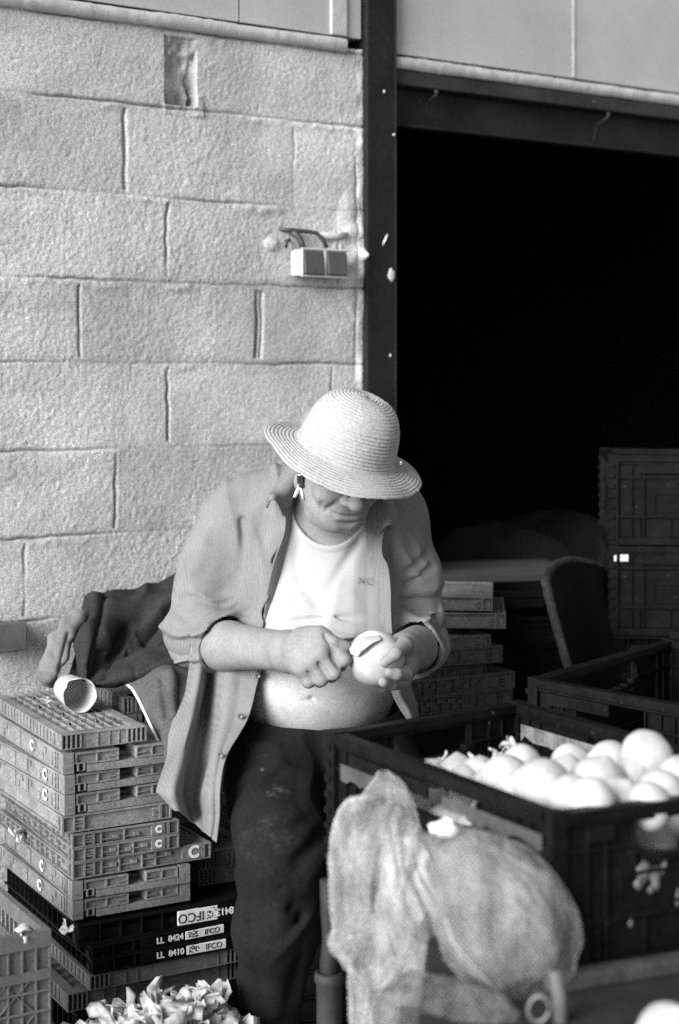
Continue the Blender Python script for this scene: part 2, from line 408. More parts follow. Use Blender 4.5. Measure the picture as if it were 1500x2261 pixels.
# ------------------------------------------------------------------ crates
M_cg = mat('dusty_grey_crate', .21, .75, .38, 11, .32, 160, .15, 200, .001, spots=[(55,.74,.5)])
M_cg2 = mat('darker_grey_crate', .11, .7, .25, 14, .25, 160, .15, 200, .001, spots=[(60,.76,.4)])
M_cg3 = mat('mid_grey_crate', .165, .7, .38, 11, .32, 160, .15, 200, .001, spots=[(60,.76,.45)])
M_ck = mat('black_crate', .0055, .5, .5, 18, .3, 120, .2, 150, .001, spots=[(60,.72,.06),(170,.72,.10)], spec=.12)
M_ck2 = mat('dusty_black_crate', .0055, .55, .5, 14, .3, 120, .2, 150, .001, spots=[(60,.72,.05),(170,.72,.08)], spec=.12)
M_mark = mat('white_print', .75, .6, .15, 60)
M_sticker = mat('paper_label', .72, .6, .12, 40, .1, 200)
M_ink = mat('black_ink', .02, .6)
RD = np.array([.867, .499, 0]); RD /= np.linalg.norm(RD)
RANG = math.atan2(RD[1], RD[0])
def crate_len(c, px, ang):
    """length along direction ang from corner c to reach image column px"""
    k = (px-CX)/F_PX; return (k*c[1]-c[0])/(math.cos(ang)-k*math.sin(ang))
def face(W, D):
    return {'front': lambda s,t,z: (s, t, z), 'left': lambda s,t,z: (t, D-s, z),
            'right': lambda s,t,z: (W-t, s, z), 'back': lambda s,t,z: (W-s, D-t, z)}
def fbox(mb, fn, s0, s1, t0, t1, z0, z1): mb.box(s0, s1, t0, t1, z0, z1, fn)
def letter(par, fn, s, z, txt, size, t=-.0009, matl=None, flip=False, bold=.0, name='letter_mark', mtx_rot=0):
    o_ = np.array(fn(s, t, z)); xs = np.array(fn(s+1, t, z))-o_; zs_ = np.array(fn(s, t, z+1))-o_; nn = np.array(fn(s, t-1, z))-o_
    if flip: xs, zs_ = -xs, -zs_
    M = Matrix((( xs[0], zs_[0], nn[0], o_[0]), (xs[1], zs_[1], nn[1], o_[1]), (xs[2], zs_[2], nn[2], o_[2]), (0,0,0,1)))
    return text_mesh(name, txt, size, matl or M_mark, par, M, .0004, bold)
def crate_folded(label, corner, ang, W, D, h, style, m, seed, group, marks=(), cname='folded_crate', tilt=0):
    rg = random.Random(seed)
    e = empty(cname, corner, ang, label, 'folded crate', group)
    if tilt: e.rotation_euler = (0, tilt, ang)
    fns = face(W, D); Ls = {'front': W, 'left': D, 'right': D, 'back': W}
    tray = MB(); pan = []
    if style in ('lid', 'window', 'black', 'plain'):
        cin = {'lid': .026, 'window': .007, 'black': .03, 'plain': .006}[style]
        if style == 'lid':
            tray.box(cin, W-cin, cin, D-cin, .003, h*.35)
            tray.box(cin, W*.47, cin, D-cin, h*.3502, h*.90); tray.box(W*.62, W-cin, cin, D-cin, h*.3502, h*.90)
        else: tray.box(cin, W-cin, cin, D-cin, .003, h*.90)
    for fname, fn in fns.items():
        L = Ls[fname]; A = (lambda *a: fbox(tray, fn, *a))
        ss = .0225 if fname in ('left', 'right') else 0.0
        e0 = .0225 if fname in ('left', 'right') else 0
        if style == 'lid':
            if fname in ('front', 'back'):
                A(0, .022, 0, .0222, 0, h*.97); A(L-.022, L, 0, .0222, 0, h*.97)
                if fname == 'front':
                    A(.030, .046, .004, .02, h*.04, h*.08); A(.030, .033, 0, .02, h*.08, h*.42); A(.043, .046, 0, .02, h*.08, h*.42); A(.0225, .046, .001, .02, h*.42, h*.48)
                A(.050, L-.0225, 0, .0255, 0, h*.34)
                g0, g1 = L*.47, L*.62
                for a, b in ((.026, g0), (g1, L-.026)):
                    p = MB(); P_ = lambda *q: fbox(p, fn, *q)
                    P_(a, b, .007, .024, h*.40, h*.93); P_(a, b, .001, .0068, h*.86, h*.95); P_(a+.024 if a < .03 else a, b, .001, .0068, h*.38, h*.46)
                    P_(a, a+.003, .0012, .0068, h*.464, h*.856); P_(b-.003, b, .0012, .0068, h*.464, h*.856)
                    n = max(1, int((b-a)/.034))
                    for k in range(1, n): x = a+(b-a)*k/n; P_(x-.0014, x+.0014, .0014, .0068, h*.464, h*.856)
                    # little slot near the inner end
                    x = b-.014 if a < .03 else a+.014
                    P_(x-.010, x+.010, .0016, .0068, h*.60, h*.64)
                    # top bars running back
                    P_(a, b, .0245, .10, h*.88, h*.96)
                    pan.append(p)
                A(g0, g1, .05, .06, h*.36, h*.50)
            else:
                A(.0225, L-.0225, .001, .0255, 0, h*.97) if False else None
                A(.0225, L-.0225, .0015, .0255, .002, h*.93)
                A(.0225, L-.0225, 0, .0013, h*.88, h*.96); A(.0225, L-.0225, 0, .0013, 0, h*.08)
                A(L*.30, L*.46, -.0012, .0013, h*.1, h*.86)
                for k in range(7):
                    s = L*(.08+.13*k)+rg.uniform(-.01, .01)
                    if L*.28 < s < L*.48: continue
                    A(s, s+.010, -.001, .0013, h*.15, h*(.45 if k % 2 else .8))
                    A(s+.018, s+.028, -.001, .0013, h*.5, h*.8)
                A(L-.05, L-.047, -.0012, .0013, h*.1, h*.86); A(L-.036, L-.033, -.0012, .0013, h*.1, h*.86)
        elif style in ('window', 'plain'):
            a0 = .0075 if e0 else 0
            A(a0, L-a0, 0, .0068, h*.90, h); A(a0, L-a0, 0, .0068, 0, h*.08)
            for s in (a0, L-a0-.003, .024, L-.027): A(s, s+.003, 0, .0068, h*.082, h*.898)
            for (a, b) in ((.024, .044), (L-.044, L-.024)):
                A(a+.003, b, 0, .0068, h*.48, h*.54); A(b, b+.003, 0, .0068, h*.082, h*.898)
                A(a+.004, b-.001, .002, .0068, h*.25, h*.4); A(a+.004, b-.001, .002, .0068, h*.62, h*.78)
            x = .06
            while x < L-.09 and style == 'window':
                wdt = rg.uniform(.025, .05)
                zc = rg.choice((.30, .42, .55))
                A(x, x+.0025, 0, .0068, h*.082, h*.898)
                A(x+.003, x+wdt*.55, .001, .0068, h*zc, h*(zc+.07))
                A(x+wdt*.55, x+wdt*.55+.012, .0005, .0068, h*zc, h*(zc+.25)) 
                x += wdt
        elif style == 'black':
            A(.0305 if e0 else 0, L-(.0305 if e0 else 0), 0, .03, h*.90, h); A(.0305 if e0 else 0, L-(.0305 if e0 else 0), 0, .03, 0, h*.10)
            if not e0:
                A(0, L, .012, .0298, h*.101, h*.55)
                for c0 in (.002, L-.040):
                    for k in range(7): A(c0, c0+.038, .0, .0298, h*(.12+.11*k), h*(.165+.11*k))
                x = .046
                while x < L-.045: A(x, x+.0022, .0, .0298, h*.102, h*.898); x += .045
            else:
                A(.0305, L-.0305, .01, .0298, h*.101, h*.898)
                x = .04
                while x < L-.04: A(x, x+.0022, .0, .0099, h*.102, h*.898); x += .03
        elif style == 'grid':
            zt = h
            if fname in ('front', 'back'):
                n = 4
                for c0, c1 in ((0, .042), (L-.042, L)):
                    for k in range(n+1):
                        x = c0+(c1-c0-.0028)*k/n; A(x, x+.0028, 0, .012, h*.06, h*.94)
                    A(c0, c1, .0121, .03, h*.06, h*.94); A(c0, c1, 0, .03, 0, h*.055); A(c0, c1, 0, .03, h*.945, h)
                A(.0425, L-.0425, .004, .02, -h*.04, h*.94); A(.0425, L-.0425, .001, .0195, h*.945, h)
                for x in (.075, .100, L-.06): A(x, x+.0025, .0015, .0039, -h*.02, h*.94)
                A(.0425, L-.0425, .0012, .0039, -h*.04, h*.02)
            else:
                A(.0305, L-.0305, .003, .02, h*.02, h*.9); A(.0305, L-.0305, 0, .02, h*.905, h); A(.0305, L-.0305, .0, .0028, 0, h*.1)
                x = .034
                while x < L-.036: A(x, x+.004, .0005, .0028, h*.102, h*.9); x += .022
    if style == 'grid':
        tray.box(.0205, W-.0205, .0305, D-.0305, h*.62, h*.74)
        nx, ny = 7, 9
        for i in range(nx+1):
            x = .021+(W-.044)*i/nx; tray.box(x, x+.0024, .031, D-.031, h*.742, h-.0006)
        for j in range(ny+1):
            y = .031+(D-.064)*j/ny
            for i in range(nx):
                xa = .021+(W-.044)*i/nx; xb = .021+(W-.044)*(i+1)/nx
                tray.box(xa+.0025, xb-.0001, y, y+.0024, h*.742, h-.0008)
        for i, j in ((1,1),(4,1),(2,3),(5,3),(1,5),(4,5),(2,7),(5,7),(6,1)):
            xa = .021+(W-.044)*i/nx+.003; xb = .021+(W-.044)*(i+1)/nx; ya = .031+(D-.064)*j/ny+.003; yb = .031+(D-.064)*(j+1)/ny
            w_ = .0016
            tray.hexa([(xa,ya,h*.743),(xa+w_,ya,h*.743),(xb,yb,h*.743),(xb-w_,yb,h*.743)], [(xa,ya,h-.001),(xa+w_,ya,h-.001),(xb,yb,h-.001),(xb-w_,yb,h-.001)])
    elif style in ('lid', 'window', 'black', 'plain'):
        # folded walls seen from above: bars and a ribbed sheet
        pl = MB()
        z0, z1 = h*.902, h*.965
        for a, b in ((.05, W*.48), (W*.52, W-.05)):
            k = .10
            while k < D-.06:
                pl.box(a, b, k, k+.022, z0, z1); k += .034
        pl.box(.03, W-.03, .112, .116, z1+.0002, z1+.003)
        pan.append(pl)
    tray.build('tray', m, e)
    for p in pan: p.build('folded_wall', m, e)
    for (fname, s, z, txt, size, flip) in marks:
        fn = fns[fname]; s = s*Ls[fname]
        if txt == 'STICKER':
            hw_, hz = .044, h*.34
            q = MB()
            o_ = [(-hw_, -hz), (hw_, -hz), (hw_, hz), (-hw_, hz)]
            q.box(s-hw_, s+hw_, -.0016, .006, h*z-hz, h*z+hz, fn); st = q.build('label_sticker', M_sticker, e, bevel=.001)
            sg = -1 if flip else 1
            letter(st, fn, s+sg*.016, h*z, 'IFCO', h*.62, -.0021, M_ink, flip, .0, 'lettering')
            b = MB(); r2 = random.Random(seed)
            for k in range(26):
                x = s-sg*(.018+r2.random()*.022); z_ = h*z+(r2.random()-.5)*hz*1.5
                b.box(x, x+.0016+r2.random()*.002, -.0020, -.0017, z_, z_+.001+r2.random()*.002, fn)
            b.build('printed_speckle', M_ink, st)
        else:
            q = MB()
            tt = -.0016 if fname in ('left', 'right') else -.0008
            pz = (h*.12, h*.88) if style != 'black' else (h*.14, h*.86)
            ww = size*.75*max(1, len(txt)*.62)
            if fname == 'front' : q.box(s-ww, s+ww, tt+.0002, .006, pz[0], pz[1], fn); q.build('mark_plate', m, e)
            letter(e, fn, s, h*z, txt, size, tt-.0006, M_mark, flip, .0012 if len(txt) == 1 else .0004)
    return e
G1 = 'folded crates stacked against the block wall'
stack = [ # corner px, ytop, ybot, right-end px, style, material, D, marks, label
 (136, 1624, 1657, 324, 'grid', M_cg, .505, (), 'upturned grey crate with open grid base, topmost of the left stack under the cup', 0),
 (140, 1664, 1711, 398, 'lid', M_cg, .50, (('left', .62, .5, 'C', .030, False),), 'grey folded crate directly below the grid topped crate in the left stack', 0),
 (143, 1712, 1755, 398, 'lid', M_cg, .50, (('left', .80, .5, 'C', .030, False),), 'grey folded crate third from the top of the left stack', 0),
 (143, 1756, 1802, 398, 'lid', M_cg, .50, (('left', .80, .5, 'C', .030, False),), 'grey folded crate with onion skins caught on its right end, fourth in the left stack', 0),
 (138, 1804, 1842, 379, 'plain', M_cg, .50, (), 'plain sided grey crate with a smooth front lip halfway down the left stack', 0),
 (160, 1844, 1874, 396, 'window', M_cg3, .50, (('front', .80, .5, 'C', .019, False),), 'thin grey crate with small white C, upper of the two below the plain lipped crate', 0),
 (161, 1875, 1906, 396, 'window', M_cg3, .50, (('front', .80, .5, 'C', .019, False),), 'thin grey crate with small white C, lower of the two below the plain lipped crate', 0),
 (161, 1907, 1943, 466, 'window', M_cg3, .50, (('front', .87, .52, 'C', .034, False),), 'long grey crate with a large white C jutting out to the right', 0),
 (160, 1947, 1989, 420, 'lid', M_cg3, .50, (('left', .62, .5, 'C', .030, False),), 'grey folded crate below the large white C crate in the left stack', 0),
 (161, 1990, 2033, 420, 'lid', M_cg3, .50, (('left', .62, .5, 'C', .030, False),), 'lowest grey folded crate resting on the black labelled crates', 0),
 (172, 2044, 2092, 545, 'black', M_ck2, .52, (('front', .70, .5, 'STICKER', 0, True), ('front', .905, .5, 'LL  8413', .020, True)), 'black folded crate with an upside down white label reading IFCO', 0),
 (202, 2093, 2121, 540, 'black', M_ck, .52, (('front', .73, .5, 'STICKER', 0, False), ('front', .50, .5, 'LL  8424', .017, False)), 'black folded crate marked LL 8424 with a white label', 0),
 (203, 2122, 2152, 532, 'black', M_ck, .52, (('front', .76, .5, 'STICKER', 0, False), ('front', .515, .5, 'LL  8410', .017, False)), 'black folded crate marked LL 8410 with a white label', 0),
 (199, 2156, 2188, 540, 'grid', M_cg2, .52, (), 'dark upturned crate with ribbed corner under the black labelled crates', 0),
 (150, 2196, 2236, 540, 'grid', M_cg2, .40, (), 'dark ribbed crate at the visible foot of the left stack', 0),
]
DS = 3.22
for i, (cx, y0, y1, ex, sty, mm, D, mk, lab, tl) in enumerate(stack):
    z1, z0 = zat(y0, DS), zat(y1, DS); c = Q(cx, 1000, DS); c[2] = z0
    rot = RANG+random.Random(i*7+1).uniform(-.035, .035)
    W = crate_len(c, ex, rot)
    crate_folded(lab, c, rot, W, D, z1-z0, sty, mm, 10+i, G1, mk)
# floor-level crates carrying the stack (below the frame)
c = Q(170, 1000, DS); zb_ = zat(2238, DS)
for k in range(2):
    c = c.copy(); c[2] = .004+k*(zb_-.006)/2
    crate_folded('black folded crate on the ground under the left stack', c, RANG, .38, .42, (zb_-.008)/2, 'black', M_ck, 90+k, 'black crates at the foot of the left stack')
# crates behind and right of the stack, under the jacket and under the man
more = [
 (273, 1540, 1577, 330, 3.50, 'grid', M_cg, .30, 'light grey crate corner poking out under the dark trousers'),
 (282, 1578, 1622, 350, 3.50, 'lid', M_cg, .30, 'grey crate just under the crate corner by the draped trousers'),
 (444, 1884, 1920, 560, 3.45, 'grid', M_cg2, .25, 'dark ribbed crate end beside the man’s trousers, upper of two'),
 (440, 1922, 1957, 560, 3.45, 'grid', M_cg2, .25, 'dark ribbed crate end beside the man’s trousers, lower of two'),
]
for i, (cx, y0, y1, ex, d, sty, mm, D, lab) in enumerate(more):
    z1, z0 = zat(y0, d), zat(y1, d); c = Q(cx, 1000, d); c[2] = z0
    crate_folded(lab.replace('’', "'"), c, RANG, crate_len(c, ex, RANG), D, z1-z0, sty, mm, 40+i, G1)
# seat stack behind the man: ends show to his left
G2 = 'folded crates in the stack the man sits on'
seat = [ # right-end px, ytop(right end), ybot, yaw offset, style, d at right end, label
 (1088, 1318, 1349, -.62, 'plain', M_cg3, 'light grey crate with ribbed end, topmost of the stack behind the man'),
 (1117, 1354, 1388, -.60, 'plain', M_cg3, 'grey crate with two small square holes second in the stack behind the man'),
 (1084, 1402, 1437, -.20, 'window', M_cg3, 'dusty crate with debris on top third in the stack behind the man'),
 (1110, 1425, 1462, -.14, 'window', M_cg2, 'dark grey crate fourth in the stack behind the man'),
 (1074, 1466, 1500, -.06, 'window', M_cg2, 'grey crate shifted left, fifth in the stack behind the man'),
 (1137, 1482, 1519, -.04, 'window', M_cg2, 'dark crate jutting right, sixth in the stack behind the man'),
 (1132, 1520, 1556, -.04, 'window', M_cg2, 'dark crate seventh in the stack behind the man'),
]
def seat_crate(ex, y0, y1, dy, sty, mm, lab, seed, d=3.86, zz=None):
    ang = RANG+dy
    z1, z0 = (zat(y0, d), zat(y1, d)) if zz is None else zz
    c = Q(ex, 1000, d); W = .42
    c = c-np.array([math.cos(ang), math.sin(ang), 0])*W; c[2] = z0
    return crate_folded(lab, c, ang, W, .28, z1-z0, sty, mm, seed, G2)
zprev = None
for i, (ex, y0, y1, dy, sty, mm, lab) in enumerate(seat):
    seat_crate(ex, y0, y1, dy, sty, mm, lab, 60+i, 3.86+.002*i)
zb2 = zat(1556, 3.874)
for k in range(4):
    z0 = .005+k*(zb2-.01)/4
    seat_crate(1125, 0, 0, -.05, 'plain', M_ck2, 'dark grey crate low in the stack behind the man', 80+k, 3.87, (z0, z0+(zb2-.02)/4))
# the man's seat: a block of crates hidden under him
for k in range(9):
    z0 = .004+k*.0545
    c = Q(560, 1000, 3.36); c[2] = z0
    crate_folded('grey folded crate under the seated man', c, RANG-.30, .40, .26, .052, 'plain', M_ck2, 100+k, 'crates hidden under the seated man')
# ------------------------------------------------------------------ open crates
def crate_open(label, A, B, C_, D_, z0, z1, m, group, torn=False, seed=0, cat='crate', name='open_crate', handles=(0,1,2,3), th=.024, detail=1):
    """A,B,D_,C_ : ground-plane corners going round A->B->D->C"""
    org = np.array([A[0], A[1], z0]); e = empty(name, org, 0, label, cat, group)
    cs = [np.array([p[0], p[1], 0.0])-np.array([A[0], A[1], 0]) for p in (A, B, D_, C_)]
    hgt = z1-z0; cen = sum(cs)/4
    for k in range(4):
        a, b = cs[k], cs[(k+1) % 4]; L = np.linalg.norm(b-a); dr = (b-a)/L
        nin = np.array([-dr[1], dr[0], 0]); 
        if np.dot(cen-(a+b)/2, nin) < 0: nin = -nin
        fn = lambda s, t, z, a=a, dr=dr, nin=nin: a+dr*s+nin*t+np.array([0,0,z])
        mb = MB(); X = lambda *q: mb.box(*q, fn)
        g = th+.0006
        h0, h1 = (L*.30, L*.70) if k in handles else (L/2, L/2)
        X(g, L-g, 0, th, hgt-.016, hgt)                       # rim
        X(g, L-g, .004, th*.8, hgt-.0225, hgt-.0162)
        X(g, L-g, 0, th*.8, .0, .018)                           # foot rail
        X(g, L-g, .009, .0135, .0182, hgt*.62)                   # lower plate
        if h1 > h0:
            X(g, h0, .009, .0135, hgt*.6202, hgt-.0227); X(h1, L-g, .009, .0135, hgt*.6202, hgt-.0227)
            n = 9
            for i in range(n):                                  # rounded lower lip of the hand hole
                t = i/(n-1); s_ = h0+(h1-h0)*t
                z_ = hgt*.635+.012*abs(2*t-1)**4
                X(s_-(h1-h0)/(2*(n-1)), s_+(h1-h0)/(2*(n-1)), .001, .018, z_, z_+.010)
            X(h0-.004, h0, .001, .018, hgt*.63, hgt-.0228); X(h1, h1+.004, .001, .018, hgt*.63, hgt-.0228)
        else:
            X(g, L-g, .009, .0135, hgt*.6202, hgt-.0227)
        for zz in (.30, .74) if detail else (): 
            X(g, h0 if zz > .6 else L-g, .003, .020, hgt*zz, hgt*zz+.006)
            if zz > .6: X(h1, L-g, .003, .020, hgt*zz, hgt*zz+.006)
        for s_ in (.055, .085, L-.085, L-.055): X(s_, s_+.003, .002, .02, .0184, hgt-.0229)
        n = int(L/.07)
        for i in range(1, n): X(L*i/n, L*i/n+.003, .003, .0088, .0186, hgt*.298)
        # rounded-rectangle relief on the plate
        for (s0, s1, zz) in ((.11, L-.11, .56), (.11, L-.11, .36)): X(s0, s1, .0065, .0089, hgt*zz, hgt*zz+.006)
        for s_ in (.11, L-.115): X(s_, s_+.005, .0065, .0089, hgt*.36+.0062, hgt*.56-.0002)
        X(L*.12, L*.5 if k == 0 else L*.22, -.0015, .004, hgt*.80, hgt*.90)
        mb.build('side_panel', m, e, bevel=.0012)
        cp = MB()                                               # corner post with latch notches
        fx = lambda s, t, z: a+dr*s+nin*t+np.array([0,0,z])
        cp.box(0, th, 0, th, 0, hgt+.002, fx)
        for i in range(8): cp.box(-.003, th*.6, -.003, th*.6, hgt*(.06+.115*i), hgt*(.06+.115*i)+.010, fx)
        cp.build('corner_post', m, e, bevel=.001)
    fl = MB(); ins = [c+(cen-c)*.08 for c in cs]
    fl.hexa([tuple(c+np.array([0,0,.004])) for c in ins], [tuple(c+np.array([0,0,.016])) for c in ins]); fl.build('base', m, e)
    return e, cs, org
RIM = zat(1800, 2.17); ZB = RIM-.222
cA, cB = (-.022, 2.68), (.283, 2.17); cC, cD = (.322, 2.938), (.69, 2.34)
G3 = 'open black crates on the table'
e1, cs1, org1 = crate_open('open black crate full of peeled white onions in the foreground', cA, cB, cC, cD, ZB, RIM, M_ck, G3)
# paper labels stuck on its panels
def panel_label(e, cs, k, s0, s1, z0, z1, t, m, name='paper_label', seed=1, torn=True):
    a, b = cs[k], cs[(k+1) % 4]; L = np.linalg.norm(b-a); dr = (b-a)/L; nin = np.array([-dr[1], dr[0], 0]); cen = sum(cs)/4
    if np.dot(cen-(a+b)/2, nin) < 0: nin = -nin
    n = 22; mb = MB(); G = np.zeros((2, n, 3))
    for i in range(n):
        s_ = s0+(s1-s0)*i/(n-1); rag = (noise3(i*.6, seed, 0, 5)*.4 if torn else 0)
        G[0, i] = a+dr*s_+nin*t+np.array([0,0,z0+(z1-z0)*abs(float(rag))]); G[1, i] = a+dr*s_+nin*t+np.array([0,0,z1])
    mb.grid(G); return mb.build(name, m, e, solid=.0006)
M_lab = mat('grimy_paper', .14, .7, .5, 30, .2, 120)
M_lab2 = mat('grey_label_strip', .06, .6, .4, 20, .2, 120)
panel_label(e1, cs1, 0, .34, .575, .167, .192, -.0024, M_lab2, seed=2)
panel_label(e1, cs1, 0, .05, .26, .150, .180, -.0024, M_lab2, seed=3)
panel_label(e1, cs1, 2, .40, .66, .160, .190, .0268, M_lab, seed=4)
panel_label(e1, cs1, 2, .10, .30, .160, .190, .0268, M_lab2, seed=5)
# white smears on the right-hand panel
a, b = cs1[1], cs1[2]; L = np.linalg.norm(b-a); dr = (b-a)/L; nin = np.array([-dr[1], dr[0], 0])
r2 = random.Random(8)
for (s_, z_, w_, hh_, tl_) in ((.150,.128,.010,.018,.3),(.168,.118,.008,.020,-.2),(.140,.110,.006,.010,0),(.182,.130,.004,.012,.4),(.160,.100,.005,.008,0),(.205,.085,.0045,.016,.1),(.235,.095,.0035,.009,.5),(.128,.060,.003,.010,0)):
    V_, F_ = blob(1, int(s_*1000), .45, 10, 14, (1, 1, 1), 3)
    c = a+dr*s_+nin*.0085+np.array([0,0,z_])
    mesh_obj('dried_smear', [tuple(c+dr*(x*w_+z*hh_*tl_*.5)+nin*y*.0016+np.array([0,0,z*hh_*.7])) for x, y, z in V_], F_, M_lab, e1, True)
A2, C2 = np.array([.363, 3.15]), np.array([.729, 3.624]); D2 = A2+.40*np.array([.66, -.75]); E2 = C2+.40*np.array([.66, -.75])
e2, cs2, org2 = crate_open('empty open black crate behind the onion crate', A2, D2, C2, E2, zat(1497, 3.15)-.222, zat(1497, 3.15), M_ck, G3)
A3 = C2+np.array([-.005, .02]); D3 = A3+.45*np.array([.66, -.75]); C3 = A3+.30*np.array([.61, .79]); E3 = C3+.45*np.array([.66, -.75])
e3, cs3, org3 = crate_open('open black crate at the right edge behind the empty crate', A3+.03*np.array([.61,.79]), D3+.03*np.array([.61,.79]), C3, E3, zat(1397, 3.66)-.222, zat(1397, 3.66), M_ck2, G3)
# what the crates stand on: a worn dark table
M_deck = mat('worn_dark_table', .012, .8, .6, 9, .35, 60, .4, 60, .002, spots=[(26,.70,.12)])
M_leg = mat('dark_scuffed_post', .012, .7, .5, 20, .3, 90, .4, 60, .003, spots=[(45,.72,.2)])
M_foot = mat('grey_stand_foot', .022, .7, .3, 14, .2, 90, .2, 80)
tb = empty('work_table', (0.3, 2.5, 0), 0, 'dark worn work table carrying the open black crates', 'table')
m = MB(); off = np.array([.3, 2.5, 0])
dk = [(.08,1.86),(.95,1.86),(1.25,2.9),(1.0,3.72),(.62,3.72),(.30,3.08),(-.005,2.69),(.13,2.38)]
m.hexa([tuple(np.array([x,y,ZB-.030])-off) for x,y in dk], [tuple(np.array([x,y,ZB-.002])-off) for x,y in dk]); m.build('table_top', M_deck, tb, bevel=.003)
m = MB(); bdir = np.array([cD[0]-cB[0], cD[1]-cB[1], 0]); bdir /= np.linalg.norm(bdir); bn = np.array([bdir[1], -bdir[0], 0])
m.box(-.02, .6, .012, .040, 0, .022, lambda s,t,z: np.array([cB[0],cB[1],ZB-.0015])+bdir*s+bn*t+np.array([0,0,z])-off); m.build('rail', mat('dull_rail', .045, .7, .4, 20, .3, 90), tb, bevel=.004)
for (x, y) in ((.88, 1.95), (1.1, 2.9), (.80, 3.62), (.16, 2.30)):
    m = MB(); m.tube([np.array([x,y,0])-off, np.array([x,y,ZB-.031])-off], .02, 10); m.build('leg', M_leg, tb, True)
pc = Q(727, 2000, 2.86)
m = MB(); zt = ZB-.031
pl_ = [(0,.017),(.04,.017),(.06,.016),(.12,.0155),(.2,.016),(.28,.015)]
ps = empty('post_stand', (pc[0], pc[1], 0), 0, 'short dark post standing in a pale flared foot beside the trousers', 'stand')
zf = zat(2150, 2.86)
m.tube([(0,0,zf-.06),(0,0,zf+.02),(.002,0,zf+.06),(0,.002,zf+.11),(-.002,0,zf+.165)], [.0155,.0165,.014,.0155,.015], 12); m.build('post', M_leg, ps, True)
m = MB(); prof = [(.019,zf+.003),(.024,zf),(.024,zf-.012),(.021,zf-.016),(.020,zf-.05),(.020,.15),(.024,.07),(.10,.02),(.11,.001)]
n = 20; G = np.array([[(r*math.cos(2*math.pi*j/n), r*math.sin(2*math.pi*j/n), z) for j in range(n+1)] for r, z in prof]); m.grid(G)
m.build('stand_foot', M_foot, ps, True, solid=.004)
# tall grey crate with X ribs at the lower left
cg = Q(113, 1000, 2.95); zt = zat(2052, 2.95)
W = .34; D = .30
e4 = empty('lattice_crate', (cg[0]-math.cos(RANG)*W, cg[1]-math.sin(RANG)*W, .004), RANG, 'tall open grey crate with cross ribbed lattice side at the lower left corner', 'crate')
fns = face(W, D); Hc = zt-.004
for fname, fn in fns.items():
    L = W if fname in ('front','back') else D; a0 = 0 if fname in ('front','back') else .0125
    m = MB(); X = lambda *q: m.box(*q, fn)
    (X(a0, L-a0, .006, .012, 0, Hc-.03) if fname == 'front' else None); X(a0, L-a0, 0, .012, Hc-.0298, Hc)
    zz = Hc-.07; k = 0
    while zz > .02:
        X(a0, L-a0, 0, .0058, zz-(.018 if k == 0 else .004), zz); zz -= .036; k += 1
    n = int(L/.026)
    for i in range(n+1):
        s_ = a0+(L-2*a0-.003)*i/n; X(s_, s_+.003, .0004, .0058, .0002, Hc-.0302)
    for i in range(0, n-1, 3):
        for j in range(6):
            z0 = Hc-.075-.072*j; s0 = a0+(L-2*a0)*i/n; s1 = a0+(L-2*a0)*min(i+3, n)/n; 
            if z0-.072 < 0: continue
            for q in ((s0, z0-.072, s1, z0), (s0, z0, s1, z0-.072)):
                w_ = .003
                m.hexa([fn(q[0], .001, q[1]), fn(q[0]+w_, .001, q[1]), fn(q[2], .001, q[3]), fn(q[2]-w_, .001, q[3])], [fn(q[0], .0058, q[1]), fn(q[0]+w_, .0058, q[1]), fn(q[2], .0058, q[3]), fn(q[2]-w_, .0058, q[3])])
    m.build('side_panel', M_cg2, e4)
m = MB(); m.box(.013, W-.013, .013, D-.013, .002, .012); m.build('base', M_cg2, e4)
# ------------------------------------------------------------------ dark crates inside / by the doorway
def rect_crate(label, corner, ang, W, D, z0, h, m, group, **kw):
    u = np.array([math.cos(ang), math.sin(ang)]); v = np.array([-u[1], u[0]])
    a = np.array(corner[:2]); return crate_open(label, a, a+u*W, a+v*D, a+u*W+v*D, z0, z0+h, m, group, **kw)
G4 = 'stacked black crates by the doorway'
c = Q(1345, 1000, 4.05); zt = zat(1003, 4.05); hh_ = zat(1003,4.05)-zat(1203,4.05)
a_ = -.10
er, csr, _ = rect_crate('black crate on top of the stack at the right of the doorway', c, a_, .6, .4, zt-hh_, hh_-.003, M_ck2, G4)
er, csr, _ = rect_crate('black crate with two small white stickers in the stack right of the doorway', c, a_, .6, .4, zt-2*hh_, hh_-.003, M_ck2, G4)
for (s0, s1, z0_, z1_) in ((.012, .018, .185, .2), (.027, .047, .185, .202)):
    panel_label(er, csr, 0, s0, s1, z0_, z1_, -.006, M_sticker, torn=False)
zz = zt-2*hh_
k = 0
while zz > .05:
    hq = min(.05, zz-.004); zz -= hq
    cc = c.copy(); cc[2] = zz
    crate_folded('black folded crate in the lower part of the stack right of the doorway', cc, a_, .6, .4, hq-.002, 'black', M_ck, 200+k, 'black folded crates under the doorway stack'); k += 1
G5 = 'black crates behind the man'
ang5 = RANG-.42
c5 = Q(968, 1000, 4.15); z5 = zat(1300, 4.2)
for k in range(4):
    rect_crate(['black open crate topmost of the row between the man and the chair', 'black open crate second down between the man and the chair', 'black open crate third down between the man and the chair', 'black open crate on the floor between the man and the chair'][k],
       c5, ang5, .55, .38, .004+(3-k)*(z5-.004)/4, (z5-.004)/4-.004, M_ck2, G5, detail=1)
M_card = mat('dull_cardboard', .04, .9, .2, 8)
bd = empty('flat_board', Q(1050, 1290, 4.45), ang5+.1, 'dull flat board lying on black crates behind the man', 'board')
m = MB(); m.box(-.25, .25, -.16, .16, -.012, .01); m.build('board', M_card, bd, bevel=.003)
bd.location.z = z5+.016
